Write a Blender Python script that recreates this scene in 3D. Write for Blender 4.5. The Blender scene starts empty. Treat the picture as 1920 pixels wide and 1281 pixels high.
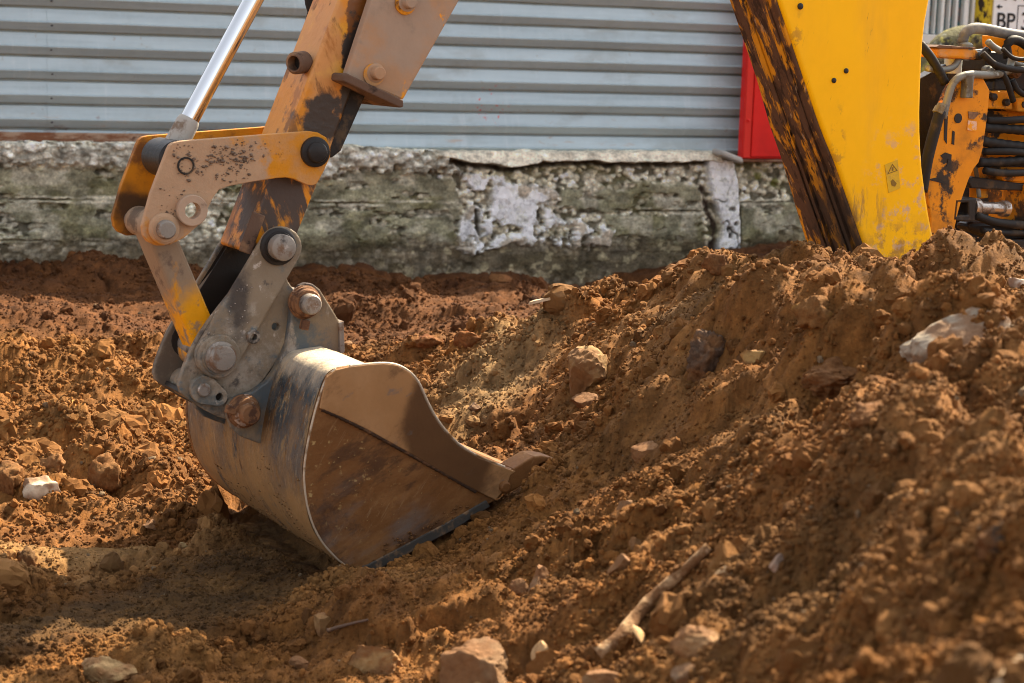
import bpy, bmesh, math, random
import numpy as np
from mathutils import Vector
random.seed(7)
RNG = np.random.default_rng(11)
scene = bpy.context.scene
COL = scene.collection

# ------------------------------------------------------------------ camera
F, CX, CY = 3600.0, 960.0, 640.5           # focal length and centre, in photo pixels
YAW, PIT, ROLL = math.radians(23.5), math.atan(550 / F), 0.032
CAM = np.array([0.0, 0.0, 1.1])
FW = np.array([math.sin(YAW) * math.cos(PIT), math.cos(YAW) * math.cos(PIT), -math.sin(PIT)])
_r0 = np.array([math.cos(YAW), -math.sin(YAW), 0.0])
_u0 = np.cross(_r0, FW)
RT = _r0 * math.cos(ROLL) + _u0 * math.sin(ROLL)
UP = _u0 * math.cos(ROLL) - _r0 * math.sin(ROLL)
cd = bpy.data.cameras.new('camera')
cam = bpy.data.objects.new('camera', cd)
COL.objects.link(cam)
from mathutils import Matrix
cam.matrix_world = Matrix(((RT[0], UP[0], -FW[0], CAM[0]), (RT[1], UP[1], -FW[1], CAM[1]),
                           (RT[2], UP[2], -FW[2], CAM[2]), (0, 0, 0, 1)))
cd.sensor_width = 36.0
cd.lens = 36.0 * F / 1920.0
cd.clip_start, cd.clip_end = 0.05, 1000.0
cd.dof.use_dof = True
cd.dof.focus_distance = 4.8
cd.dof.aperture_fstop = 6.6
scene.camera = cam

# ------------------------------------------------------------------ sky, sun, exposure
SUN = Vector((0.62, 0.36, 0.70)).normalized()
w = bpy.data.worlds.new('World'); scene.world = w; w.use_nodes = True
nt = w.node_tree
for n in list(nt.nodes): nt.nodes.remove(n)
sky = nt.nodes.new('ShaderNodeTexSky'); sky.sky_type = 'NISHITA'; sky.sun_disc = False
sky.sun_elevation = math.asin(SUN.z); sky.sun_rotation = math.atan2(SUN.x, SUN.y)
sky.air_density, sky.dust_density, sky.ozone_density = 0.8, 3.0, 0.6
hs = nt.nodes.new('ShaderNodeHueSaturation'); hs.inputs['Saturation'].default_value = 0.35
bg = nt.nodes.new('ShaderNodeBackground'); bg.inputs['Strength'].default_value = 0.13
wo = nt.nodes.new('ShaderNodeOutputWorld')
nt.links.new(sky.outputs[0], hs.inputs['Color']); nt.links.new(hs.outputs[0], bg.inputs['Color'])
nt.links.new(bg.outputs[0], wo.inputs['Surface'])
sd = bpy.data.lights.new('sun', 'SUN'); sd.energy = 4.9; sd.angle = math.radians(0.6); sd.color = (1.0, 0.84, 0.60)
so = bpy.data.objects.new('sun', sd); COL.objects.link(so)
so.rotation_euler = SUN.to_track_quat('Z', 'Y').to_euler()
so.location = (3, 3, 6)
scene.view_settings.view_transform = 'Standard'
scene.view_settings.look = 'None'
scene.view_settings.gamma = 1.0
scene.cycles.filter_width = 0.95
scene.view_settings.exposure = 1.68
try: scene.view_settings.use_curve_mapping = False
except Exception: pass

# ------------------------------------------------------------------ photo measurement -> place
def ray(px, py): return FW + RT * (px - CX) / F - UP * (py - CY) / F
def on_y(px, py, y): d = ray(px, py); return CAM + d * ((y - CAM[1]) / d[1])
def on_d(px, py, D): return CAM + ray(px, py) * D
PHI = math.radians(5.0)                     # the machine stands 5 degrees off the wall's direction
HX = np.array([math.cos(PHI), math.sin(PHI), 0.0])       # along the arm plane
AX = np.array([-math.sin(PHI), math.cos(PHI), 0.0])      # along the pins, away from the camera
P0 = on_d(670, 1075, 4.0)
def M(px, py, wv):                          # a point of the machine in its own frame (u, w, z)
    d = ray(px, py); p = CAM + d * (((P0 + AX * wv - CAM) @ AX) / (d @ AX))
    q = p - P0
    return np.array([q @ HX, q @ AX, q[2]])
def MZ(pts, wv):                            # outline of a plate lying at depth wv
    return [tuple(M(x, y, wv)[[0, 2]]) for x, y in pts]
PXM = 4.0 / F                               # metres per photo pixel at the bucket

# ------------------------------------------------------------------ materials
class NB:
    def __init__(s, name):
        s.m = bpy.data.materials.new(name); s.m.use_nodes = True
        s.t = s.m.node_tree; s.b = s.t.nodes['Principled BSDF']
        s.tc = s.t.nodes.new('ShaderNodeTexCoord').outputs['Object']
    def n(s, ty, **kw):
        x = s.t.nodes.new(ty)
        for k, v in kw.items(): setattr(x, k, v)
        return x
    def l(s, a, b): s.t.links.new(a, b)
    def coords(s, stretch=(1, 1, 1), rot=(0, 0, 0), off=0.0):
        mp = s.n('ShaderNodeMapping'); s.l(s.tc, mp.inputs['Vector'])
        mp.inputs['Rotation'].default_value = rot
        mp2 = s.n('ShaderNodeMapping'); s.l(mp.outputs[0], mp2.inputs['Vector'])
        mp2.inputs['Scale'].default_value = stretch; mp2.inputs['Location'].default_value = (off, off * 1.7, off * 0.6)
        return mp2.outputs[0]
    def noise(s, scale, stretch=(1, 1, 1), detail=6, rough=.6, off=0., rot=(0, 0, 0), dist=0.):
        x = s.n('ShaderNodeTexNoise'); x.inputs['Scale'].default_value = scale
        x.inputs['Detail'].default_value = detail; x.inputs['Roughness'].default_value = rough
        x.inputs['Distortion'].default_value = dist
        s.l(s.coords(stretch, rot, off), x.inputs['Vector']); return x.outputs['Fac']
    def rng(s, v, a, b, c=0., d=1., smooth=True):
        x = s.n('ShaderNodeMapRange'); x.interpolation_type = 'SMOOTHSTEP' if smooth else 'LINEAR'
        s.l(v, x.inputs[0])
        for i, q in enumerate((a, b, c, d)): x.inputs[i + 1].default_value = q
        return x.outputs[0]
    def math(s, op, a, b):
        x = s.n('ShaderNodeMath', operation=op)
        for i, q in enumerate((a, b)):
            if isinstance(q, (int, float)): x.inputs[i].default_value = q
            else: s.l(q, x.inputs[i])
        return x.outputs[0]
    def mix(s, f, a, b):
        x = s.n('ShaderNodeMix', data_type='RGBA')
        if isinstance(f, (int, float)): x.inputs[0].default_value = f
        else: s.l(f, x.inputs[0])
        for i, q in ((6, a), (7, b)):
            if isinstance(q, tuple): x.inputs[i].default_value = (*q, 1)
            else: s.l(q, x.inputs[i])
        return x.outputs[2]
    def fmix(s, f, a, b):
        x = s.n('ShaderNodeMix', data_type='FLOAT'); s.l(f, x.inputs[0])
        for i, q in ((2, a), (3, b)):
            if isinstance(q, (int, float)): x.inputs[i].default_value = q
            else: s.l(q, x.inputs[i])
        return x.outputs[0]
    def sph(s, c, r, soft=.4, amp=.5, nscale=14., stretch=(1, 1, 1), off=3.):
        vm = s.n('ShaderNodeVectorMath', operation='SUBTRACT'); s.l(s.tc, vm.inputs[0]); vm.inputs[1].default_value = c
        v2 = s.n('ShaderNodeVectorMath', operation='MULTIPLY'); s.l(vm.outputs[0], v2.inputs[0]); v2.inputs[1].default_value = stretch
        v3 = s.n('ShaderNodeVectorMath', operation='LENGTH'); s.l(v2.outputs[0], v3.inputs[0])
        nz = s.rng(s.noise(nscale, off=off), 0, 1, -amp * r, amp * r, False)
        d = s.math('ADD', v3.outputs['Value'], nz)
        return s.rng(d, r * (1 - soft), r * (1 + soft), 1, 0)

def mat(name, base, layers=(), rough=.6, metal=0., bump=(), spec=.2, vary=.12):
    """base colour plus layers of dirt, paint, rust and painted light, each behind a noise or spherical mask"""
    b = NB(name)
    v = b.noise(9, detail=8, off=5.3)
    col = b.mix(v, tuple(c * (1 - vary * 2) for c in base), tuple(min(1, c * (1 + vary * 2)) for c in base))
    rg = None; mt = None
    for i, L in enumerate(layers):
        mk = None
        if 'scale' in L:
            mk = b.rng(b.noise(L['scale'], L.get('stretch', (1, 1, 1)), L.get('detail', 7), L.get('nr', .65), L.get('off', i * 3.1 + 1), L.get('rot', (0, 0, 0)), L.get('dist', 0.)), L['lo'], L['hi'])
        if 'sph' in L:
            c, r = L['sph']; sm = b.sph(c, r, L.get('soft', .35), L.get('amp', .6), L.get('ns', 16), L.get('sst', (1, 1, 1)), off=i + 2.)
            mk = sm if mk is None else b.math('MULTIPLY', mk, sm)
        if 'inv' in L: mk = b.math('SUBTRACT', 1.0, mk)
        if 'amt' in L: mk = b.math('MULTIPLY', mk, L['amt'])
        c = L['col']
        c = b.mix(b.noise(26, off=i + 9.), tuple(x * .8 for x in c), tuple(min(1, x * 1.2) for x in c))
        col = b.mix(mk, col, c)
        rg = b.fmix(mk, rg if rg is not None else rough, L.get('rough', .85))
        mt = b.fmix(mk, mt if mt is not None else metal, L.get('metal', 0.))
    b.l(col, b.b.inputs['Base Color'])
    if rg is not None: b.l(rg, b.b.inputs['Roughness']); b.l(mt, b.b.inputs['Metallic'])
    else: b.b.inputs['Roughness'].default_value = rough; b.b.inputs['Metallic'].default_value = metal
    b.b.inputs['Specular IOR Level'].default_value = spec
    prev = None
    for (sc, st, dist, *dt) in bump:
        bp = b.n('ShaderNodeBump'); bp.inputs['Strength'].default_value = st; bp.inputs['Distance'].default_value = dist
        b.l(b.noise(sc, detail=dt[0] if dt else 8, off=sc), bp.inputs['Height'])
        if prev is not None: b.l(prev, bp.inputs['Normal'])
        prev = bp.outputs[0]
    if prev is not None: b.l(prev, b.b.inputs['Normal'])
    return b.m

def attr_mat(name, rough=.95, fine=60., amt=.35, bump=((120, .6, .004),), spec=.15):
    b = NB(name)
    a = b.n('ShaderNodeAttribute'); a.attribute_name = 'tint'
    n1 = b.rng(b.noise(fine, detail=9, rough=.7), .25, .75, 1 - amt, 1 + amt, False)
    n2 = b.rng(b.noise(fine * .22, detail=4, off=4.), .3, .7, 1 - amt * .5, 1 + amt * .5, False)
    vm = b.n('ShaderNodeVectorMath', operation='SCALE'); b.l(a.outputs['Color'], vm.inputs[0]); b.l(b.math('MULTIPLY', n1, n2), vm.inputs['Scale'])
    b.l(vm.outputs[0], b.b.inputs['Base Color'])
    b.b.inputs['Roughness'].default_value = rough; b.b.inputs['Specular IOR Level'].default_value = spec
    prev = None
    for (sc, st, dist) in bump:
        bp = b.n('ShaderNodeBump'); bp.inputs['Strength'].default_value = st; bp.inputs['Distance'].default_value = dist
        b.l(b.noise(sc, detail=8, rough=.7, off=sc), bp.inputs['Height'])
        if prev is not None: b.l(prev, bp.inputs['Normal'])
        prev = bp.outputs[0]
    b.l(prev, b.b.inputs['Normal'])
    return b.m

# ------------------------------------------------------------------ object helpers
def root_loc(o):
    while o is not None and o.parent is not None: o = o.parent
    return o
def tag(o, label=None, cat=None, group=None, kind=None):
    if label: o['label'] = label
    if cat: o['category'] = cat
    if group: o['group'] = group
    if kind: o['kind'] = kind
    return o
def link(name, me, m=None, parent=None, smooth=False, bevel=0.0, seg=2):
    o = bpy.data.objects.new(name, me); COL.objects.link(o)
    if m is not None: me.materials.append(m)
    if smooth: me.shade_smooth()
    if parent is not None: o.parent = parent
    if bevel:
        bv = o.modifiers.new('bevel', 'BEVEL'); bv.width = bevel; bv.segments = seg
        bv.limit_method = 'ANGLE'; bv.angle_limit = math.radians(38); bv.harden_normals = False
    return o
def empty(name, loc, rz=0.0):
    o = bpy.data.objects.new(name, None); COL.objects.link(o)
    o.location = loc; o.rotation_euler = (0, 0, rz); o.empty_display_size = .1
    return o
def mesh(verts, faces):
    me = bpy.data.meshes.new('shape'); me.from_pydata([tuple(map(float, v)) for v in verts], [], faces); me.update()
    return me
def fix_normals(me):
    bm = bmesh.new(); bm.from_mesh(me); bmesh.ops.recalc_face_normals(bm, faces=bm.faces); bm.to_mesh(me); bm.free()
    return me
def chaikin(p, it=2, closed=True, keep=()):
    p = [np.array(q, float) for q in p]
    for _ in range(it):
        o = []; n = len(p)
        if not closed: o.append(p[0])
        for i in range(n if closed else n - 1):
            a, b = p[i], p[(i + 1) % n]
            o += [a * .75 + b * .25, a * .25 + b * .75]
        if not closed: o.append(p[-1])
        p = o
    return [tuple(q) for q in p]
def circ(c, r, n=20): return [(c[0] + r * math.cos(2 * math.pi * i / n), c[1] + r * math.sin(2 * math.pi * i / n)) for i in range(n)]
def capsule(c0, r0, c1, r1, n=12):
    """outline round two circles"""
    pts = circ(c0, r0, 2 * n) + circ(c1, r1, 2 * n)
    return hull(pts)
def hull(pts):
    P = sorted(set((round(x, 6), round(y, 6)) for x, y in pts))
    def half(P):
        h = []
        for p in P:
            while len(h) > 1 and (h[-1][0] - h[-2][0]) * (p[1] - h[-2][1]) - (h[-1][1] - h[-2][1]) * (p[0] - h[-2][0]) <= 0: h.pop()
            h.append(p)
        return h
    a, b = half(P), half(P[::-1]); return a[:-1] + b[:-1]
def plate(name, poly, w0, w1, m, parent, bevel=.003, holes=(), smooth=False, seg=2):
    """a plate with its outline in (u, z), lying between depths w0 and w1; holes go right through"""
    bm = bmesh.new()
    loops = [poly] + list(holes)
    fr, bk = [], []
    for lp in loops:
        a = [bm.verts.new((x, w0, z)) for x, z in lp]; b = [bm.verts.new((x, w1, z)) for x, z in lp]
        fr.append(a); bk.append(b)
        for i in range(len(lp)):
            j = (i + 1) % len(lp); bm.faces.new((a[i], a[j], b[j], b[i]))
    if holes:
        for side in (fr, bk):
            eds = []
            for lp in side:
                for i in range(len(lp)): 
                    e = bm.edges.get((lp[i], lp[(i + 1) % len(lp)])); eds.append(e)
            bmesh.ops.triangle_fill(bm, edges=eds, use_beauty=True, use_dissolve=False)
    else:
        bm.faces.new(fr[0]); bm.faces.new(bk[0])
    bmesh.ops.recalc_face_normals(bm, faces=bm.faces)
    me = bpy.data.meshes.new('plate'); bm.to_mesh(me); bm.free()
    return link(name, me, m, parent, smooth, bevel, seg)
def lathe(name, p, axis, prof, m, parent, n=28, smooth=True):
    """surface of revolution: prof = [(t along axis, radius)]"""
    p = np.array(p, float); ax = np.array(axis, float); ax /= np.linalg.norm(ax)
    t = np.array([0, 0, 1.]) if abs(ax[2]) < .8 else np.array([1., 0, 0])
    a = np.cross(ax, t); a /= np.linalg.norm(a); b = np.cross(ax, a)
    vs, fs = [], []
    for (tt, r) in prof:
        for i in range(n):
            an = 2 * math.pi * i / n; vs.append(p + ax * tt + (a * math.cos(an) + b * math.sin(an)) * max(r, 1e-5))
    for k in range(len(prof) - 1):
        for i in range(n):
            j = (i + 1) % n; fs.append((k * n + i, k * n + j, (k + 1) * n + j, (k + 1) * n + i))
    if prof[0][1] > 1e-4: fs.append(tuple(range(n)))
    if prof[-1][1] > 1e-4: fs.append(tuple(range((len(prof) - 1) * n, len(prof) * n)))
    me = fix_normals(mesh(vs, fs))
    o = link(name, me, m, parent, False)
    if smooth:
        me.shade_smooth()
        me.set_sharp_from_angle(angle=math.radians(35))
    return o
def ring(name, p, axis, ro, ri, h, m, parent, n=28):
    c = .12 * h
    return lathe_closed(name, p, axis, [(0, ri), (0, ro - c), (c, ro), (h - c, ro), (h, ro - c), (h, ri)], m, parent, n)
def lathe_closed(name, p, axis, prof, m, parent, n=28):
    p = np.array(p, float); ax = np.array(axis, float); ax /= np.linalg.norm(ax)
    t = np.array([0, 0, 1.]) if abs(ax[2]) < .8 else np.array([1., 0, 0])
    a = np.cross(ax, t); a /= np.linalg.norm(a); b = np.cross(ax, a)
    vs, fs = [], []; K = len(prof)
    for (tt, r) in prof:
        for i in range(n):
            an = 2 * math.pi * i / n; vs.append(p + ax * tt + (a * math.cos(an) + b * math.sin(an)) * r)
    for k in range(K):
        k2 = (k + 1) % K
        for i in range(n):
            j = (i + 1) % n; fs.append((k * n + i, k * n + j, k2 * n + j, k2 * n + i))
    me = fix_normals(mesh(vs, fs)); me.shade_smooth(); me.set_sharp_from_angle(angle=math.radians(35))
    return link(name, me, m, parent)
def tube(name, pts, r, m, parent, n=12, ridge=None, it=2):
    """a bent pipe or hose along pts; ridge=(pitch, amount) gives a spiral wrap"""
    p = [np.array(q, float) for q in chaikin(pts, it, False)] if len(pts) > 2 else [np.array(q, float) for q in pts]
    # resample
    seg = [np.linalg.norm(p[i + 1] - p[i]) for i in range(len(p) - 1)]; L = sum(seg)
    step = min(r * .7, ridge[0] / 5 if ridge else 1e9); N = max(3, int(L / step)); q = []
    cum = np.concatenate([[0], np.cumsum(seg)]); arr = np.array(p)
    for s in np.linspace(0, L, N): q.append([np.interp(s, cum, arr[:, k]) for k in range(3)])
    q = np.array(q); tg = np.gradient(q, axis=0); tg /= np.linalg.norm(tg, axis=1)[:, None]
    up = np.array([.3, .2, 1.]); vs, fs = [], []
    for i in range(N):
        a = np.cross(tg[i], up); a /= np.linalg.norm(a); b = np.cross(tg[i], a); s = L * i / (N - 1)
        rr = r[i] if hasattr(r, '__len__') else r
        for k in range(n):
            an = 2 * math.pi * k / n; r2 = rr
            if ridge: r2 = rr * (1 + ridge[1] * math.sin(2 * math.pi * s / ridge[0] + an))
            vs.append(q[i] + (a * math.cos(an) + b * math.sin(an)) * r2)
    for i in range(N - 1):
        for k in range(n):
            j = (k + 1) % n; fs.append((i * n + k, i * n + j, (i + 1) * n + j, (i + 1) * n + k))
    fs += [tuple(range(n)), tuple(range((N - 1) * n, N * n))]
    return link(name, fix_normals(mesh(vs, fs)), m, parent, True)
def box(name, lo, hi, m, parent, bevel=.004):
    x0, y0, z0 = lo; x1, y1, z1 = hi
    v = [(x, y, z) for x in (x0, x1) for y in (y0, y1) for z in (z0, z1)]
    f = [(0, 1, 3, 2), (4, 6, 7, 5), (0, 4, 5, 1), (2, 3, 7, 6), (0, 2, 6, 4), (1, 5, 7, 3)]
    return link(name, fix_normals(mesh(v, f)), m, parent, False, bevel)

# ------------------------------------------------------------------ noise on arrays
def _h(ix, iy, s):
    ix = ix.astype(np.int64).astype(np.uint64); iy = iy.astype(np.int64).astype(np.uint64)
    h = (ix * np.uint64(374761393) + iy * np.uint64(668265263) + np.uint64(s * 974711 + 12345)) & np.uint64(0xffffffff)
    h = ((h ^ (h >> np.uint64(13))) * np.uint64(1274126177)) & np.uint64(0xffffffff)
    h = ((h ^ (h >> np.uint64(15))) * np.uint64(2246822519)) & np.uint64(0xffffffff)
    return ((h ^ (h >> np.uint64(16))) & np.uint64(0xffffff)).astype(np.float32) / 16777216.0
def vnoise(x, y, s=0):
    ix, iy = np.floor(x), np.floor(y); fx, fy = x - ix, y - iy
    fx = fx * fx * fx * (fx * (fx * 6 - 15) + 10); fy = fy * fy * fy * (fy * (fy * 6 - 15) + 10)
    a, b, c, d = _h(ix, iy, s), _h(ix + 1, iy, s), _h(ix, iy + 1, s), _h(ix + 1, iy + 1, s)
    return (a + (b - a) * fx) + ((c + (d - c) * fx) - (a + (b - a) * fx)) * fy
def fbm(x, y, s=0, o=4, g=.5):
    v = 0; A = 1; T = 0
    for i in range(o):
        v = v + A * vnoise(x * 2 ** i + 17.3 * i, y * 2 ** i - 9.1 * i, s + i); T += A; A *= g
    return v / T
def worley(x, y, s=0):
    """nearest feature distance, that cell's random number, second distance"""
    ix, iy = np.floor(x), np.floor(y)
    f1 = np.full(x.shape, 9., np.float32); f2 = f1.copy(); idv = np.zeros(x.shape, np.float32)
    for dx in (-1, 0, 1):
        for dy in (-1, 0, 1):
            cx, cy = ix + dx, iy + dy
            d = np.hypot(cx + _h(cx, cy, s) - x, cy + _h(cx, cy, s + 77) - y).astype(np.float32)
            near = d < f1
            f2 = np.where(near, f1, np.minimum(f2, d)); idv = np.where(near, _h(cx, cy, s + 191), idv); f1 = np.where(near, d, f1)
    return f1, idv, f2
def sstep(a, b, x): t = np.clip((x - a) / (b - a), 0, 1); return t * t * (3 - 2 * t)
def poly_sdf(poly, x, y):
    """signed distance to a polygon, negative inside"""
    P = np.array(poly, float); d = np.full(x.shape, 1e9); ins = np.zeros(x.shape, bool)
    for i in range(len(P)):
        a, b = P[i], P[(i + 1) % len(P)]; e = b - a
        t = np.clip(((x - a[0]) * e[0] + (y - a[1]) * e[1]) / (e @ e + 1e-12), 0, 1)
        d = np.minimum(d, np.hypot(x - a[0] - t * e[0], y - a[1] - t * e[1]))
        c = ((a[1] > y) != (b[1] > y)); ins ^= c & (x < (b[0] - a[0]) * (y - a[1]) / (b[1] - a[1] + 1e-12) + a[0])
    return np.where(ins, -d, d)
def line_dist(pts, x, y):
    d = np.full(x.shape, 1e9)
    for i in range(len(pts) - 1):
        a, b = np.array(pts[i]), np.array(pts[i + 1]); e = b - a
        t = np.clip(((x - a[0]) * e[0] + (y - a[1]) * e[1]) / (e @ e + 1e-12), 0, 1)
        d = np.minimum(d, np.hypot(x - a[0] - t * e[0], y - a[1] - t * e[1]))
    return d
def grid_mesh(V, nr, nc, tint=None):
    me = bpy.data.meshes.new('grid'); n = nr * nc
    me.vertices.add(n); me.vertices.foreach_set('co', V.astype(np.float32).ravel())
    i = np.arange(nr - 1)[:, None] * nc + np.arange(nc - 1)[None]
    q = np.stack([i, i + 1, i + nc + 1, i + nc], -1).reshape(-1, 4)
    me.loops.add(q.size); me.loops.foreach_set('vertex_index', q.ravel().astype(np.int32))
    me.polygons.add(len(q)); me.polygons.foreach_set('loop_start', np.arange(0, q.size, 4, dtype=np.int32))
    me.update(calc_edges=True)
    if tint is not None: put_tint(me, tint)
    me.shade_smooth(); return me
def put_tint(me, tint):
    a = me.attributes.new('tint', 'FLOAT_COLOR', 'POINT')
    c = np.ones((len(me.vertices), 4), np.float32); c[:, :3] = np.clip(tint.reshape(-1, 3), 0, 1); a.data.foreach_set('color', c.ravel())

# ================================================================== THE SOIL
WALL_Y = 8.90
ctl = []
for px, py, D in (
    # trench floor and left side
    (0, 640, 6.6), (0, 575, 6.95), (160, 640, 6.75), (60, 600, 6.75), (0, 720, 5.85), (0, 800, 5.35), (0, 950, 4.5), (0, 1040, 4.02), (0, 1150, 3.66), (250, 800, 5.35), (250, 950, 4.55), (420, 960, 4.55),
    (300, 1080, 3.98), (500, 1060, 4.05), (600, 1060, 4.08), (300, 1150, 3.75), (480, 1110, 3.88), (640, 1085, 3.96),
    (0, 1244, 3.36), (160, 1215, 3.42), (300, 1189, 3.48), (456, 1149, 3.62), (560, 1120, 3.74), (0, 1281, 3.25), (400, 1281, 3.25), (200, 1281, 3.25),
    (450, 700, 6.1), (700, 640, 7.0), (750, 600, 7.5), (600, 560, 8.2), (300, 560, 8.0), (900, 560, 8.3), (150, 540, 8.2), (1000, 610, 7.2), (950, 570, 8.0),
    # behind the bucket, rising to the heap
    (800, 700, 5.9), (900, 660, 6.0), (850, 780, 5.1), (900, 840, 4.75), (1000, 660, 5.5), (1000, 760, 4.9), (1100, 680, 4.9), (1080, 600, 6.0), (1150, 560, 6.0), (1250, 520, 5.6), (1200, 640, 4.85), (1050, 850, 4.35),
    # heap crest before the machine, and the drop behind it
    (1300, 520, 5.2), (1350, 492, 5.0), (1480, 486, 4.5), (1620, 497, 4.2), (1700, 482, 4.1), (1760, 466, 4.05), (1835, 456, 4.05), (1905, 505, 4.05), (2000, 550, 4.05),
    (1350, 570, 5.6), (1480, 580, 5.1), (1620, 600, 4.8), (1700, 600, 4.7), (1760, 590, 4.65), (1835, 580, 4.65), (1905, 600, 4.65), (2000, 640, 4.7),
    (1480, 700, 5.6), (1650, 720, 5.4), (1835, 720, 5.3),
    # heap body
    (1300, 700, 4.0), (1400, 600, 4.2), (1500, 660, 3.7), (1600, 560, 3.9), (1700, 610, 3.7), (1800, 600, 3.55), (1900, 640, 2.75), (1820, 690, 2.75), (1750, 780, 2.7), (1880, 560, 3.5),
    (1100, 950, 3.6), (1180, 830, 3.95), (1300, 900, 3.3), (1500, 850, 3.0), (1900, 900, 2.1), (1900, 1200, 1.75), (1600, 1000, 2.55), (1600, 1281, 2.05), (1300, 1100, 2.9), (1300, 1281, 2.55),
    (960, 1100, 3.4), (1100, 1180, 3.0), (960, 1281, 2.95), (800, 1150, 3.45), (700, 1281, 3.15), (720, 1110, 3.7),
    # beyond the frame
    (1960, 1600, 1.3), (1400, 1700, 1.8), (900, 1800, 2.1), (300, 1800, 2.2), (-200, 1500, 2.8), (-250, 900, 4.7), (2150, 900, 2.2), (2200, 1300, 1.6), (2300, 700, 2.8)):
    ctl.append(on_d(px, py, D))
for px, py in ((690, 1066), (750, 1037), (800, 1010), (860, 980), (905, 955), (950, 928), (990, 903), (1035, 868)):   # where the soil meets the side of the bucket
    ctl.append(P0 + HX * M(px, py, -.03)[0] + AX * -.03 + np.array([0, 0, M(px, py, -.03)[2]]))
for px, py in ((-150, 500), (0, 500), (90, 510), (180, 490), (270, 500), (420, 512), (520, 508), (640, 505), (700, 515), (750, 527), (820, 525), (880, 523), (940, 508), (1000, 520), (1060, 548), (1150, 542), (1220, 520)):
    ctl.append(on_y(px, py, 8.62)); ctl.append(ctl[-1] + np.array([0, .5, -.02]))
for X, Y, Z in ((5, 7, .12), (5, 8.6, .12), (6.2, 8.6, .1), (4, 6, .15), (-2, 3, 0), (-2, 6, 0), (-1, 9, .03), (-1, 1, .1), (1, -1, .3), (6, 3, .4), (8, 9, .1), (8, 5, .2), (0.3, 1.0, .12)):
    ctl.append(np.array([X, Y, Z]))
ctl = np.array(ctl)
def _tps_fit(P, z, lam):
    n = len(P); d = np.hypot(P[:, None, 0] - P[None, :, 0], P[:, None, 1] - P[None, :, 1])
    K = np.where(d > 0, d * d * np.log(d + 1e-9), 0) + lam * np.eye(n)
    Q = np.c_[np.ones(n), P]; A = np.block([[K, Q], [Q.T, np.zeros((3, 3))]])
    return np.linalg.solve(A, np.r_[z, 0, 0, 0])
TW = _tps_fit(ctl[:, :2], ctl[:, 2], 0.012)
def base_z(X, Y):
    out = np.zeros(X.shape)
    for k in range(len(ctl)):
        r2 = (X - ctl[k, 0]) ** 2 + (Y - ctl[k, 1]) ** 2; out += TW[k] * .5 * r2 * np.log(r2 + 1e-12)
    return np.clip(out + TW[-3] + TW[-2] * X + TW[-1] * Y, -.25, .95)
def gpoly(pts, z=0.0):                       # outline drawn on the photo's ground -> plan outline at height z
    o = []
    for px, py in pts:
        d = ray(px, py); p = CAM + d * ((z - CAM[2]) / d[2]); o.append((p[0], p[1]))
    return o
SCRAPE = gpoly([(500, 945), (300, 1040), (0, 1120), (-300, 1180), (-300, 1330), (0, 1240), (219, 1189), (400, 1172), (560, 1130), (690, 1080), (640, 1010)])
STRIP = gpoly([(-100, 1010), (120, 1003), (300, 995), (330, 1010), (220, 1035), (60, 1045), (-100, 1050)])
YELLOW = gpoly([(-100, 1050), (60, 1045), (220, 1030), (380, 975), (470, 955), (480, 970), (300, 1045), (0, 1110), (-100, 1130)])
LIP = (P0 + HX * M(690, 1066, 0)[0])[:2]
MOUNDS = []
for px, py, D, mr, mh in ((1000, 640, 5.5, .26, .10), (1090, 610, 5.8, .20, .09), (900, 670, 5.9, .30, .07), (1350, 640, 4.05, .16, .13), (1480, 620, 3.9, .14, .09), (1600, 660, 3.6, .20, .12), (1720, 700, 3.3, .16, .09),
                          (880, 800, 4.9, .16, -.10), (960, 770, 4.9, .12, -.06), (1200, 830, 4.0, .15, .08), (1290, 740, 4.0, .10, -.05), (1420, 790, 3.4, .14, .07), (1540, 560, 4.15, .14, .07), (1350, 490, 4.9, .16, .05), (1130, 690, 4.8, .16, .04),
                          (60, 690, 6.1, .34, .10), (190, 860, 4.95, .13, .10), (130, 800, 5.3, .18, .08), (300, 880, 4.85, .12, .06), (40, 900, 4.75, .14, .05), (250, 700, 6.0, .3, .06), (240, 900, 4.75, .10, -.05), (330, 640, 6.6, .35, .07), (420, 560, 7.8, .4, .06), (180, 500, 8.5, .3, .08), (950, 515, 8.6, .35, .05), (720, 560, 8.0, .4, .05), (1840, 452, 4.02, .2, .05), (1760, 460, 4.0, .15, .03), (1015, 905, 4.06, .09, .055), (1050, 880, 4.15, .10, .05),
                          (780, 650, 6.3, .2, .07), (1650, 900, 2.7, .13, .06), (1780, 960, 2.3, .12, .06), (1850, 860, 2.3, .12, .05), (1330, 1190, 2.75, .10, .05), (900, 1200, 3.1, .14, .04), (1500, 1150, 2.5, .14, -.04)):
    q_ = on_d(px, py, D); MOUNDS.append((q_[0], q_[1], mr, mh))
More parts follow.
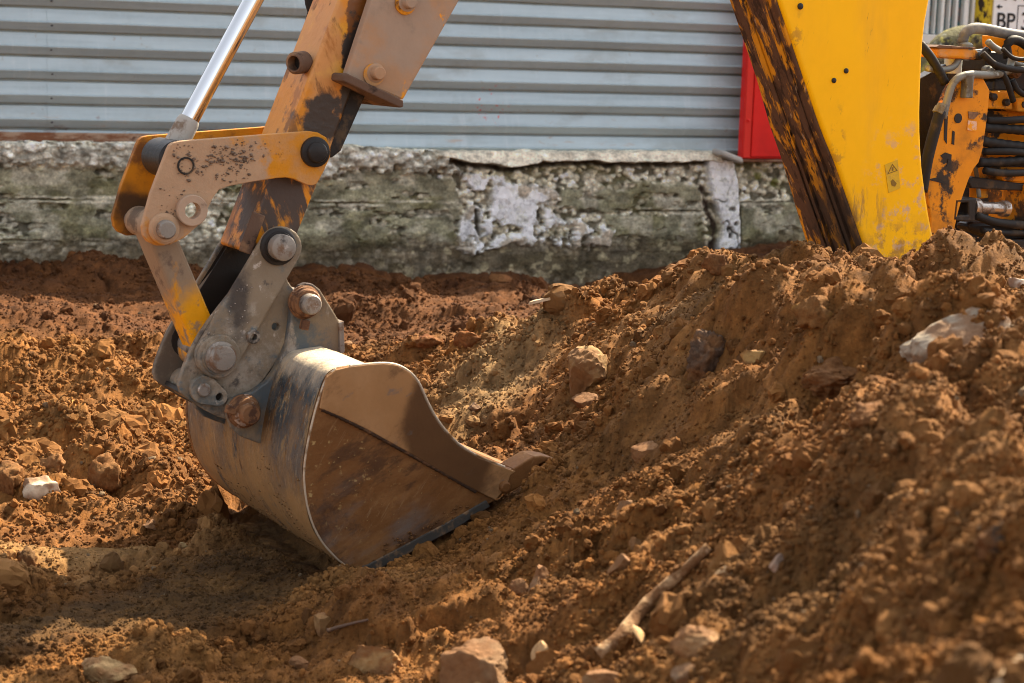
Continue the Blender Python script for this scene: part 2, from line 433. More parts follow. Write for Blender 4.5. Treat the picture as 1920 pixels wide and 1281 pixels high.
def soil(X, Y, full=False):
    z = base_z(X, Y)
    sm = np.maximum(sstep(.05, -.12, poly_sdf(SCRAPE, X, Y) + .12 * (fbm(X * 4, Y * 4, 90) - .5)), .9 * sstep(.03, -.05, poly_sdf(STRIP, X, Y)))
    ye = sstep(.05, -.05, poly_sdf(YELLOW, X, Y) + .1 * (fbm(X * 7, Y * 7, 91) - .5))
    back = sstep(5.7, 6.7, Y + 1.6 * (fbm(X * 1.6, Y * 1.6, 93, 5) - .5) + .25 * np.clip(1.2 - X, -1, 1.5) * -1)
    heap = sstep(.12, .4, z)
    rough = (1 - .82 * sm) * (1 - .3 * back)
    wx = X + .06 * (fbm(X * 6, Y * 6, 60) - .5); wy = Y + .06 * (fbm(X * 6, Y * 6, 61) - .5)
    f2, c2, g2 = worley(wx * 11, wy * 11, 2); f3, c3, g3 = worley(wx * 30, wy * 30, 3)
    big = fbm(X * 1.7, Y * 1.7, 10, 3) - .5
    mid = fbm(X * 4.2, Y * 4.2, 20, 4, .5) - .5
    def puff(f, sd): return 1 - np.abs(2 * fbm(wx * f, wy * f, sd, 2) - 1) * 2.2
    fb, cb, gb_ = worley(wx * 4.3 + .5 * (fbm(X * 14, Y * 14, 68, 3) - .5), wy * 4.3 + .5 * (fbm(X * 14, Y * 14, 69, 3) - .5), 21)
    block = (cb - .45) * sstep(0, .22, gb_ - fb)
    patch = sstep(.38, .6, fbm(X * 2.6, Y * 2.6, 33, 3))
    lump2 = (1 - np.clip(f2, 0, 1) ** 2) * (c2 > .62) * sstep(0, .15, g2 - f2) * (.6 + .8 * fbm(X * 40, Y * 40, 63, 2))
    dz = rough * (.080 * big + .105 * mid + .075 * block + (.3 + .9 * patch) * (.020 * lump2 + .006 * puff(9, 64)))
    FINE = (.35 + .65 * rough) * (.0125 * (fbm(wx * 24, wy * 24, 65, 5, .62) - .5) * 2 + .0034 * puff(95, 67) * (1 - .5 * back) + .004 * (c3 > .6) * (1 - f3))
    f1_ = 1 - f3
    dz = dz + sm * (.007 * (fbm(X * 12, Y * 34, 44, 5, .6) - .5) + .004 * f1_) + ye * .012 * f1_
    for (mx, my, mr, mh) in MOUNDS:
        rr_ = np.hypot(X - mx, Y - my) / mr * (1 + .5 * (fbm(X * 5 + mx, Y * 5, 95, 3) - .5))
        dz = dz + mh * sstep(1.0, .25, rr_) * (.75 + .5 * fbm(X * 16, Y * 16, 96, 3))
    # keep the bedding line along the bucket true
    q = (X - P0[0]) * AX[0] + (Y - P0[1]) * AX[1]; u = (X - P0[0]) * HX[0] + (Y - P0[1]) * HX[1]
    near = np.exp(-((q + .02) / .09) ** 2) * sstep(-.1, .02, u) * sstep(.62, .5, u)
    dz = dz * (1 - .55 * near) - .012 * near
    FINE = FINE * (1 - .5 * near)
    z = z + dz - .02
    # hollow under the bucket's body and inside its mouth
    inb = sstep(-.004, .02, q) * sstep(.80, .74, q)
    capz = np.where(u < 0, -.03 - .25 * u, np.clip(u, 0, .33) * .50 - .03)
    capz = np.where(u > .30, capz + (u - .30) * 1.2, capz)
    z = np.where(inb > 0, z * (1 - inb) + np.minimum(z, capz) * inb, z)
    # colours
    t = np.zeros(X.shape + (3,))
    def put(m, c):
        m = np.clip(m, 0, 1)[..., None]; t[:] = t * (1 - m) + np.array(c) * m
    n1 = fbm(X * 1.7, Y * 1.7, 50, 4); n2 = fbm(X * 5, Y * 5, 55, 4); n3 = fbm(X * 18, Y * 18, 57, 4)
    put(np.ones(X.shape), (0.180, 0.076, 0.019))
    put(sstep(.45, .65, n2) * .7, (0.219, 0.103, 0.030))
    put(sstep(.5, .7, n1) * .6, (0.145, 0.057, 0.015))
    put(heap * sstep(.35, .6, n2) * .6, (0.199, 0.092, 0.029))
    put(heap * sstep(.52, .7, fbm(X * 3 + 9, Y * 3, 58, 4)) * .7, (0.119, 0.059, 0.019))
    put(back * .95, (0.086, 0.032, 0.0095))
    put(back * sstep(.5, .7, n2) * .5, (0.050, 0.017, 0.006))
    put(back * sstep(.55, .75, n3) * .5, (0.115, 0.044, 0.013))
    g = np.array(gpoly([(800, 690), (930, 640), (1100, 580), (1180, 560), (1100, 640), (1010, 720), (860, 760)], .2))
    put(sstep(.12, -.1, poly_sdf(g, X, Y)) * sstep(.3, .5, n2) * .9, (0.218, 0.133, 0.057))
    put(sm * .9, (0.074, 0.038, 0.0125)); put(sm * sstep(.42, .62, n3) * .7, (0.069, 0.037, 0.013)); put(sm * sstep(.5, .7, n2) * .5, (0.165, 0.083, 0.026))  # scraped damp floor, darkened further to paint in the bucket's shadow band
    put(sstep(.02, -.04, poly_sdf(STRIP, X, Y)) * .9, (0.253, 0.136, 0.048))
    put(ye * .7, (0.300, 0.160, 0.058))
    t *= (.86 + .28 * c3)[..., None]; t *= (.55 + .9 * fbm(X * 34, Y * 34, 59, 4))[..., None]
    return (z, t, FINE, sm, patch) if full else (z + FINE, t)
def soil_z(x, y): return float(soil(np.array([x]), np.array([y]))[0][0])

nr, nc = 880, 960
az = np.radians(np.concatenate([np.linspace(-62, 4, 40), np.linspace(5, 42, nc - 80), np.linspace(43, 110, 40)]))
nc = len(az)
rr = np.exp(np.linspace(math.log(1.15), math.log(11.5), nr))
RR, AZ = np.meshgrid(rr, az, indexing='ij')
X, Y = RR * np.sin(AZ), RR * np.cos(AZ)
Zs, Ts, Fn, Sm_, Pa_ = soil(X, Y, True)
ox = .022 * (fbm(X * 9, Y * 9, 71, 4) - .5) * 2; oy = .022 * (fbm(X * 9, Y * 9, 72, 4) - .5) * 2
fq = (X - P0[0]) * AX[0] + (Y - P0[1]) * AX[1]
fade = sstep(.02, .15, np.abs(fq))
V = np.stack([X + ox * fade, Y + oy * fade, Zs], -1)
nrm = np.cross(np.gradient(V, axis=1), np.gradient(V, axis=0)); nrm *= np.sign(nrm[..., 2:3] + 1e-12); nrm /= np.linalg.norm(nrm, axis=-1, keepdims=True) + 1e-12
for _ in range(2): nrm[1:-1, 1:-1] = (nrm[1:-1, 1:-1] * 2 + nrm[2:, 1:-1] + nrm[:-2, 1:-1] + nrm[1:-1, 2:] + nrm[1:-1, :-2]) / 6
V = V + nrm * Fn[..., None]
soil_m = attr_mat('soil', fine=90, amt=.45, bump=((55, .5, .012), (190, .8, .006)))
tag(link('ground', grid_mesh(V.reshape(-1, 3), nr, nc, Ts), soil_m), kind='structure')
# the plain level ground round about, below the worked soil
far = mesh([(-300, -300, -.4), (300, -300, -.4), (300, 300, -.4), (-300, 300, -.4)], [(0, 1, 2, 3)])
tag(link('terrain', far, mat('far_soil', (.22, .12, .05), rough=1)), kind='structure')

# loose crumbs and clods lying on the soil (nobody could count them)
def icosphere(sub):
    bm = bmesh.new(); bmesh.ops.create_icosphere(bm, subdivisions=sub, radius=1.0)
    v = np.array([x.co[:] for x in bm.verts]); f = np.array([[a.index for a in q.verts] for q in bm.faces]); bm.free(); return v, f
def lumps(P, S, tint, sub, rough=.3, squash=.75):
    """many angular clods as one mesh"""
    v, f = icosphere(sub); n = len(P); k = len(v)
    ang = RNG.uniform(0, 6.28, (n, 3)); ca, sa = np.cos(ang), np.sin(ang)
    Rz = np.zeros((n, 3, 3)); Rz[:, 0, 0] = ca[:, 0]; Rz[:, 0, 1] = -sa[:, 0]; Rz[:, 1, 0] = sa[:, 0]; Rz[:, 1, 1] = ca[:, 0]; Rz[:, 2, 2] = 1
    Rx = np.zeros((n, 3, 3)); Rx[:, 0, 0] = 1; Rx[:, 1, 1] = ca[:, 1]; Rx[:, 1, 2] = -sa[:, 1]; Rx[:, 2, 1] = sa[:, 1]; Rx[:, 2, 2] = ca[:, 1]
    Rm = Rz @ Rx
    W = np.repeat(v[None], n, 0)
    for _ in range(5):                       # random facets: push the surface in along random planes
        nrm = RNG.normal(size=(n, 3)); nrm /= np.linalg.norm(nrm, axis=1)[:, None]; d = RNG.uniform(.35, .85, n)
        e = np.maximum(np.einsum('nkc,nc->nk', W, nrm) - d[:, None], 0); W = W - e[..., None] * nrm[:, None] * .9
    W = W * (1 + rough * (RNG.random((n, k, 1)) - .5)) * RNG.uniform(.7, 1.25, (n, 1, 3))
    W = np.einsum('nij,nkj->nki', Rm, W) * S[:, None, None]; W[..., 2] *= squash
    W = W + P[:, None]
    F_ = (f[None] + (np.arange(n) * k)[:, None, None]).reshape(-1, 3)
    me = bpy.data.meshes.new('lumps'); me.vertices.add(n * k); me.vertices.foreach_set('co', W.astype(np.float32).ravel())
    me.loops.add(F_.size); me.loops.foreach_set('vertex_index', F_.ravel().astype(np.int32))
    me.polygons.add(len(F_)); me.polygons.foreach_set('loop_start', np.arange(0, F_.size, 3, dtype=np.int32)); me.update(calc_edges=True)
    put_tint(me, np.repeat(tint, k, 0)); me.shade_smooth(); return me
crumb_m = attr_mat('crumb_soil', fine=160, amt=.35, bump=((110, .6, .006),))
for n_ in crumb_m.node_tree.nodes:
    if n_.bl_idname == 'ShaderNodeAttribute': n_.attribute_type = 'INSTANCER'
clod_m = attr_mat('clod_soil', fine=130, amt=.4, bump=((90, .7, .008), (240, .6, .004)))
def pick(n, power, smin, smax, seed, smooth_share):
    """random spots of the soil surface with a size for each"""
    R2 = np.random.default_rng(seed)
    i = R2.integers(4, nr - 4, n); j = R2.integers(38, nc - 38, n)
    p = V[i, j] + R2.normal(0, .003, (n, 3)) * np.array([1, 1, 0]); t = Ts[i, j]; sm = Sm_[i, j]; pa = Pa_[i, j]; r = RR[i, j]
    s_ = smin * (1 - R2.random(n) * (1 - (smin / smax) ** power)) ** (-1 / power)
    s_ = s_ * np.clip(r / 3.2, .75, 1.5) * (1 - .45 * sm) * (.75 + .5 * pa)
    q = (p[:, 0] - P0[0]) * AX[0] + (p[:, 1] - P0[1]) * AX[1]; u = (p[:, 0] - P0[0]) * HX[0] + (p[:, 1] - P0[1]) * HX[1]
    keep = (R2.random(n) < np.where(sm > .4, smooth_share, .62 + .38 * pa)) & ~((q > -.012) & (q < .80) & (u > -.06) & (u < .45)) & (r < 9)
    p, s_, t = p[keep], s_[keep], t[keep] * R2.uniform(.7, 1.35, (keep.sum(), 1)); m = len(p)
    pale = R2.random(m) < .006; t[pale] = np.array([.22, .15, .085]) * R2.uniform(.6, 1.1, (pale.sum(), 1))
    p[:, 2] += s_ * np.where(s_ > .012, -.05, .18)
    return p, s_, t, R2
def crumb_object(name, p, s_, t, R2, label, sub=2, rough=.9):
    me = bpy.data.meshes.new('crumbs'); m = len(p); me.vertices.add(m); me.vertices.foreach_set('co', p.astype(np.float32).ravel())
    c = np.ones((m, 4), np.float32); c[:, :3] = t; me.attributes.new('tint', 'FLOAT_COLOR', 'POINT').data.foreach_set('color', c.ravel())
    me.attributes.new('rot', 'FLOAT_VECTOR', 'POINT').data.foreach_set('vector', R2.uniform(0, 6.28, (m, 3)).astype(np.float32).ravel())
    sc = s_[:, None] * R2.uniform(.65, 1.25, (m, 3)); me.attributes.new('scl', 'FLOAT_VECTOR', 'POINT').data.foreach_set('vector', sc.astype(np.float32).ravel())
    me.update()
    o = bpy.data.objects.new(name, me); COL.objects.link(o); me.materials.append(crumb_m)
    g = bpy.data.node_groups.new(name, 'GeometryNodeTree')
    g.interface.new_socket('Geometry', in_out='INPUT', socket_type='NodeSocketGeometry'); g.interface.new_socket('Geometry', in_out='OUTPUT', socket_type='NodeSocketGeometry')
    N = g.nodes.new; gi, go = N('NodeGroupInput'), N('NodeGroupOutput'); jn = N('GeometryNodeJoinGeometry')
    for k in range(6):
        ic = N('GeometryNodeMeshIcoSphere'); ic.inputs['Radius'].default_value = 1.0; ic.inputs['Subdivisions'].default_value = sub
        pos = N('GeometryNodeInputPosition'); ad = N('ShaderNodeVectorMath'); ad.operation = 'ADD'; ad.inputs[1].default_value = (k * 7.3, k * 3.1, k * 11.7)
        nz = N('ShaderNodeTexNoise'); nz.inputs['Scale'].default_value = .95; nz.inputs['Detail'].default_value = 4.; nz.inputs['Roughness'].default_value = .65
        sb = N('ShaderNodeVectorMath'); sb.operation = 'SUBTRACT'; sb.inputs[1].default_value = (.5, .5, .5)
        ml = N('ShaderNodeVectorMath'); ml.operation = 'SCALE'; ml.inputs['Scale'].default_value = rough * 1.7
        sp = N('GeometryNodeSetPosition'); sm = N('GeometryNodeSetMaterial'); sm.inputs['Material'].default_value = crumb_m; gt = N('GeometryNodeGeometryToInstance')
        g.links.new(pos.outputs[0], ad.inputs[0]); g.links.new(ad.outputs[0], nz.inputs['Vector']); g.links.new(nz.outputs['Color'], sb.inputs[0]); g.links.new(sb.outputs[0], ml.inputs[0])
        g.links.new(ic.outputs['Mesh'], sp.inputs['Geometry']); g.links.new(ml.outputs[0], sp.inputs['Offset']); g.links.new(sp.outputs[0], sm.inputs['Geometry']); g.links.new(sm.outputs[0], gt.inputs[0]); g.links.new(gt.outputs[0], jn.inputs[0])
    iop = N('GeometryNodeInstanceOnPoints'); iop.inputs['Pick Instance'].default_value = True
    for nm, sk in (('rot', 'Rotation'), ('scl', 'Scale')):
        na = N('GeometryNodeInputNamedAttribute'); na.data_type = 'FLOAT_VECTOR'; na.inputs['Name'].default_value = nm; g.links.new(na.outputs[0], iop.inputs[sk])
    g.links.new(gi.outputs[0], iop.inputs['Points']); g.links.new(jn.outputs[0], iop.inputs['Instance']); g.links.new(iop.outputs[0], go.inputs[0])
    md = o.modifiers.new('crumbs', 'NODES'); md.node_group = g
    return tag(o, label, 'soil', kind='stuff')
crumb_object('soil_crumbs', *pick(430000, 2.3, .0017, .0080, 5, .6), 'loose brown soil crumbs scattered over the dug ground and heap', 2, 1.15)
crumb_object('soil_clods', *pick(3600, 2.0, .008, .032, 6, .03), 'larger broken clods of earth strewn over the heap', 3, 1.15)

# ================================================================== THE WALL BEHIND
def wp(px, py, y=WALL_Y): p = on_y(px, py, y); return (p[0], p[2])
fnd = empty('concrete_foundation', (3.2, WALL_Y, 0))
tag(fnd, 'weathered mossy concrete plinth with flaking white plaster under the corrugated metal', 'wall')
x0, x1 = wp(0, 400)[0] - .12, wp(1920, 400)[0] + .1
gx = np.concatenate([np.linspace(x0 - 3, x0 - .02, 20), np.linspace(x0, x1, 1150), np.linspace(x1 + .02, x1 + 4, 20)])
gz = np.linspace(-.12, .66, 200)
GX, GZ = np.meshgrid(gx, gz)
def wpoly(pts): return [wp(*p) for p in pts]
jig = .03 * (fbm(GX * 14, GZ * 14, 5, 5) - .5) * 2 + .012 * (fbm(GX * 60, GZ * 60, 6, 3) - .5) * 2
def patch_mask(pts, soft=.012, j=1.0): return sstep(soft, -soft, poly_sdf(wpoly(pts), GX, GZ) + jig * j)
n1 = fbm(GX * 3, GZ * 6, 1, 5); n2 = fbm(GX * 11, GZ * 16, 2, 5); n3 = fbm(GX * 40, GZ * 55, 3, 4)
f1, c1, g1 = worley(GX * 34, GZ * 40, 9); f2, c2, g2 = worley(GX * 24, GZ * 30, 10)
peb = (1 - np.clip(f1 * 1.25, 0, 1) ** 2) * (c1 > .3)
D = np.zeros(GX.shape); T = np.zeros(GX.shape + (3,))
def put(m, c, d=None):
    global T, D
    mm = np.clip(m, 0, 1); T = T * (1 - mm[..., None]) + np.asarray(c) * mm[..., None]
    if d is not None: D = D * (1 - mm) + d * mm
# base: rough stony concrete
pebc = np.stack([.26 + .30 * c1, .24 + .29 * c1, .18 + .27 * c1], -1) * (.45 + .65 * peb)[..., None]
put(np.ones(GX.shape), pebc, .018 * peb + .02 * (n2 - .5))
# smooth grey green render, its outline broken
ren = np.maximum.reduce([patch_mask([(-400, 312), (250, 308), (250, 452), (-400, 455)]), patch_mask([(430, 355), (600, 325), (760, 318), (850, 340), (860, 375), (880, 460), (600, 470), (430, 455)]),
                         patch_mask([(1045, 352), (1180, 345), (1312, 348), (1318, 395), (1100, 396), (1048, 388)]), patch_mask([(1130, 405), (1312, 398), (1318, 470), (1290, 500), (1150, 480)]),
                         patch_mask([(1378, 380), (1520, 376), (1520, 470), (1378, 450)]), patch_mask([(900, 470), (1150, 478), (1290, 500), (1100, 515), (900, 500)])])
rc = np.array([.195, .185, .138]) * (.55 + .9 * n2[..., None]) + np.array([.06, .065, .045]) * ((n1 - .4) * 1.5)[..., None]
put(ren, rc, .030 + .010 * (n2 - .5) + .006 * (n3 - .5))
# pits where the render has broken away
pit = ren * sstep(.60, .70, fbm(GX * 9, GZ * 22, 12, 4)); put(pit * .9, pebc * .7, .008 + .012 * peb)
moss = sstep(.50, .68, fbm(GX * 5 + 3, GZ * 12, 14, 5)); put(moss * .38, np.array([.125, .118, .052]) * (.6 + .8 * n3[..., None]))
moss2 = sstep(.55, .7, fbm(GX * 16, GZ * 26, 15, 4)) * patch_mask([(1385, 305), (1480, 305), (1480, 345), (1385, 345)], .04); put(moss2 * .7, (.14, .145, .035))
put(sstep(.58, .72, fbm(GX * 7, GZ * 9, 16, 5)) * .55, (.33, .31, .26))
# horizontal board joints
for pts, dd in (([(-400, 372), (240, 374), (450, 378), (640, 380), (880, 384)], .02), ([(-400, 448), (240, 452), (430, 456)], .016), ([(1378, 380), (1520, 377)], .02), ([(600, 474), (900, 470), (1300, 472)], .016), ([(1045, 392), (1312, 396)], .012)):
    dl = line_dist(wpoly(pts), GX, GZ + jig * .25); m = sstep(.007, .001, dl) * sstep(.42, .56, fbm(GX * 4, GZ * 3, 43, 3))
    put(m * .55, np.array([.06, .054, .04]) * (.5 + n3[..., None]), -.0); m2 = sstep(.010, .002, np.abs(dl - .011)) * sstep(.42, .6, fbm(GX * 8, GZ * 20, 18)); put(m2 * .6, (.42, .40, .34))
# dark damp foot with lichen
low = sstep(.20, .09, GZ + jig * 1.6 + .06 * (n1 - .5)); put(low * .8, np.array([.105, .085, .058]) * (.5 + n2[..., None]), .012 + .02 * (n2 - .5))
lich = low * sstep(.62, .70, fbm(GX * 20, GZ * 24, 19, 3)) * sstep(3.0, 3.3, GX); put(lich * .55, (.30, .27, .19))
# white plaster remains
pl = patch_mask([(845, 318), (935, 335), (1000, 345), (1042, 352), (1050, 385), (1010, 392), (1060, 410), (1148, 432), (1142, 462), (1040, 462), (960, 452), (905, 468), (875, 478), (850, 470), (857, 405), (880, 385), (900, 372)], .01, 1.3)
pl *= sstep(.33, .45, fbm(GX * 9, GZ * 11, 21, 6, .6)); put(pl, np.array([.50, .50, .475]) * (.75 + .5 * n2[..., None]), .040 + .016 * (n2 - .5))
put(pl * sstep(.54, .66, fbm(GX * 10, GZ * 10, 22, 5)) * .8, (.24, .20, .15))
st = patch_mask([(1312, 298), (1368, 300), (1378, 345), (1386, 465), (1336, 468), (1348, 420), (1330, 370)], .006, .45); put(st, np.array([.47, .47, .45]) * (.8 + .4 * n2[..., None]), .055 + .006 * (n2 - .5))
crk = sstep(.028, .0, np.abs(fbm(GX * 9, GZ * 7, 25, 3) - .5)) * st * sstep(.62, .40, GZ + .2 * n1); put(crk, (.05, .04, .03), .02)
put(sstep(.014, .002, line_dist(wpoly([(1372, 305), (1380, 350), (1384, 470)]), GX, GZ + 0 * GX) + jig * .2), (.04, .035, .025), .0)
put(sstep(.03, .006, line_dist(wpoly([(1312, 352), (1325, 395), (1338, 430), (1330, 470)]), GX, GZ) + jig * .7), (.06, .045, .035), .005)
put(sstep(.02, .004, line_dist(wpoly([(888, 395), (893, 440)]), GX, GZ) + jig * .5) * .9, (.05, .045, .035), .004)
# crumbling pale rubble at the top
top = np.maximum(patch_mask([(-400, 262), (260, 265), (260, 308), (100, 312), (-400, 306)], .02, 1.2), patch_mask([(430, 268), (640, 268), (840, 285), (860, 325), (800, 322), (700, 312), (600, 335), (430, 318)], .02, 1.3))
put(top, np.stack([.30 + .24 * c2, .285 + .24 * c2, .24 + .23 * c2], -1) * (.5 + .5 * (1 - np.clip(f2, 0, 1)))[..., None], .045 + .020 * (1 - np.clip(f2, 0, 1) ** 2) * c2 + .012 * peb + .03 * (n2 - .5))
# pebbly band and the overhanging mortar ledge above it
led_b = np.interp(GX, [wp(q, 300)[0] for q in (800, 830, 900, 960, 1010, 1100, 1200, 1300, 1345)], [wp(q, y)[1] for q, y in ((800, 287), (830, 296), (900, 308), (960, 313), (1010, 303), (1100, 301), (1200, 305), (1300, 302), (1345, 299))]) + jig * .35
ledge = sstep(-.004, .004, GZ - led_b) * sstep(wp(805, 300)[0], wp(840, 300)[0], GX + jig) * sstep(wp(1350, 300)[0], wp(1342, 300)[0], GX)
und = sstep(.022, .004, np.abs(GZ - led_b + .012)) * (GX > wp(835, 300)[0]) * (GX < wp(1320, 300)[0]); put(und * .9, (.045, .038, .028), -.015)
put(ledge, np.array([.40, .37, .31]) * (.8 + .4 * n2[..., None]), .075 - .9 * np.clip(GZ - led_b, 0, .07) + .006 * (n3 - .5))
T *= (.62 + .78 * fbm(GX * 30, GZ * 42, 40, 5, .65))[..., None] * 1.50
T = .27 * (np.maximum(T, 0) / .27) ** 1.45
ztop = np.interp(GX, [wp(q, 280)[0] for q in (-400, 240, 430, 640, 790, 840, 1340, 1385, 1400, 1700)], [wp(q, y)[1] for q, y in ((-400, 262), (240, 268), (430, 271), (640, 273), (790, 283), (840, 285), (1340, 286), (1385, 300), (1400, 302), (1700, 306))]) + jig * .25 + .008 * (n3 - .5)
over = np.maximum(GZ - ztop, 0)
Wv = np.stack([GX - 3.2, -D * (1 - sstep(0, .03, over)) + over * .9, np.minimum(GZ, ztop + over * .12)], -1)
conc = attr_mat('weathered_concrete', fine=85, amt=.55, bump=((45, .8, .02), (140, .8, .008)), rough=.9)
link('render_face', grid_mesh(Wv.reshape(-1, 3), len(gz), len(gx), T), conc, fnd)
box('core', (x0 - 6.2, .04, -.4), (x1 + .8, .5, .535), mat('core_concrete', (.3, .28, .24), rough=.9), fnd)
a = wp(1338, 283, 8.82); b_ = wp(1388, 303, 8.82)
pv, pf = icosphere(3)
pv = np.stack([np.sign(pv[:, 0]) * np.abs(pv[:, 0]) ** .45 * .075, np.sign(pv[:, 1]) * np.abs(pv[:, 1]) ** .5 * .06, np.clip(pv[:, 2], -.5, .5) * .028], -1)
pv[:, 2] += -.32 * pv[:, 0] + .006 * (vnoise(pv[:, 0] * 40, pv[:, 1] * 40, 3) - .5)
sl = mesh(pv + np.array([(a[0] + b_[0]) / 2 - 3.2, -.085, (a[1] + b_[1]) / 2]), [tuple(int(i) for i in q) for q in pf])
link('mortar_slab', sl, mat('mortar', (.42, .40, .36), rough=.9, bump=((70, .6, .01),)), fnd, True)

# corrugated metal sheets
galv = mat('galvanised_steel', (.43, .515, .535), (
    dict(col=(.30, .34, .33), scale=4, lo=.50, hi=.66, stretch=(.6, 1, 1.2), detail=10, rough=.7, amt=.6, off=41.),
    dict(col=(.30, .22, .15), scale=24, lo=.66, hi=.70, stretch=(1, 1, .6), rough=.9, amt=.7, off=43.),
    dict(col=(.35, .435, .46), scale=3, lo=.4, hi=.7, stretch=(.3, 1, 6), rough=.5, metal=.25),
    dict(col=(.52, .58, .59), scale=5, lo=.55, hi=.75, stretch=(6, 1, .4), rough=.5, metal=.3, amt=.5),
    dict(col=(.36, .25, .17), scale=11, lo=.63, hi=.72, stretch=(.8, 1, 2.2), rough=.9, amt=.75, sph=((0, 0, .5), .33), soft=.6, sst=(.02, .1, 1)),
    dict(col=(.46, .38, .32), scale=8, lo=.60, hi=.68, stretch=(.5, 1, 2.5), rough=.9, amt=.8, sph=((0, 0, .56), .16), soft=.5, sst=(.02, .1, 1)),
    dict(col=(.20, .075, .035), scale=7, lo=.60, hi=.66, stretch=(1, 1, 2), rough=.95, sph=((-1.0, 0, .55), .17), soft=.5, sst=(.25, .1, 1)),
    dict(col=(.62, .12, .10), scale=40, lo=.6, hi=.63, rough=.7, sph=((.55, 0, .8), .11), soft=.2, amp=.1)),
    rough=.45, metal=.3, spec=.5, vary=.06, bump=((14, .2, .006, 3),))
wall = empty('metal_wall', (3.2, 8.98, 0))
tag(wall, 'grey horizontally corrugated metal wall with dents, rivets and rust marks', 'wall')
PITCH = .1095
def sheet(xa, xb, dy, zt=2.6, z00=.5655):
    prof = []; z = z00 - PITCH * 0
    k = 0
    while z < zt:
        # from the bottom of each rib upwards: face leaning out, narrow top, long face leaning back, tucked groove
        prof += [(z + .0, -.002), (z + .0004, -.0035), (z + .033, -.0275), (z + .0342, -.0278), (z + .0400, -.0190), (z + .0412, -.0182), (z + .0938, .0), (z + .0942, .036), (z + .1092, .036)]
        z += PITCH; k += 1
    prof = [(a_, b__) for a_, b__ in prof]
    xs = np.linspace(xa, xb, max(2, int((xb - xa) / .03)))
    PX, PZ = np.meshgrid(xs, [p[0] for p in prof]); PY = np.array([p[1] for p in prof])[:, None] * (1 + .10 * (fbm(PX * 3, PZ * 9, 31) - .5)) + .012 * (fbm(PX * 1.1, PZ * 2, 30, 3) - .5) + dy
    PZ = PZ + .004 * (fbm(PX * 2.2, PZ * 5, 33, 3) - .5)
    me = grid_mesh(np.stack([PX - 3.2, PY, PZ], -1).reshape(-1, 3), len(prof), len(xs))
    me.shade_flat(); return me
seams = [x0 - 3.2, wp(96, 150, 8.98)[0], wp(1090, 150, 8.98)[0] + .5, wp(1400, 150, 8.98)[0] + .55]
seams = [seams[0], seams[1], wp(1402, 150, 8.98)[0], wp(1700, 150, 8.98)[0]]
for i in range(3):
    s_ = link('corrugated_sheet', sheet(seams[i] - .02, seams[i + 1] + .02, -.0025 * (i % 2)), galv, wall)
    sol = s_.modifiers.new('gauge', 'SOLIDIFY'); sol.thickness = .0012; sol.offset = 1
rv = mat('rivet_steel', (.1, .11, .12), rough=.6, metal=.4)
first = None
for sx in (seams[1],):
    for k in range(9):
        z = .5655 + PITCH * k + .024
        if first is None:
            first = lathe('rivet', (sx - 3.2, -.021, z), (0, -1, 0), [(0, .007), (.003, .007), (.006, .004), (.0065, 0)], rv, wall, 10)
            first.location = (0, 0, 0)
        else:
            c = first.copy(); COL.objects.link(c); c.parent = wall; c.location = (random.uniform(-.004, .004), 0, PITCH * k)
rust = mat('rusty_rail', (.17, .07, .035), (dict(col=(.32, .22, .15), scale=9, lo=.45, hi=.6, stretch=(.5, 1, 2)), dict(col=(.08, .03, .02), scale=14, lo=.55, hi=.65)), rough=.9, bump=((40, .5, .01),))
box('base_rail', (seams[0] - 3.2, -.050, .585), (wp(500, 270)[0] - 3.2, -.036, .652), rust, wall, .005)
box('base_rail', (wp(500, 270)[0] - 3.2 + .002, -.02, .545), (seams[3] - 3.2, -.004, .578), rust, wall, .004)

# red cabinet standing before the wall
redm = mat('red_paint', (.70, .018, .014), (dict(col=(.48, .012, .01), scale=2.2, lo=.4, hi=.8, rough=.4),), rough=.38, vary=.04)
cx0, cz0 = wp(1393, 298, 8.80); cx1 = cx0 + .42; cz1 = cz0 + .95
cab = empty('red_cabinet', (cx0, 8.80, cz0))
tag(cab, 'red sheet metal cabinet fixed at the end of the corrugated wall behind the boom', 'cabinet')
box('body', (0, .012, 0), (.42, .06, .95), redm, cab, .004)
box('door', (.048, -.004, .012), (.41, .0105, .94), redm, cab, .003)
box('frame_strip', (.002, .0, .004), (.043, .0105, .946), mat('red_frame', (.66, .03, .02), rough=.4, vary=.03), cab, .003)
lathe('hinge', (.02, -.002, .20), (0, -1, 0), [(0, .008), (.006, .008), (.009, .004), (.0095, 0)], redm, cab, 12)
lathe('hinge', (.02, -.002, .74), (0, -1, 0), [(0, .008), (.006, .008), (.009, .004), (.0095, 0)], redm, cab, 12)
box('ledge', (-.01, .0, -.016), (.44, .17, -.003), rust, cab, .002)

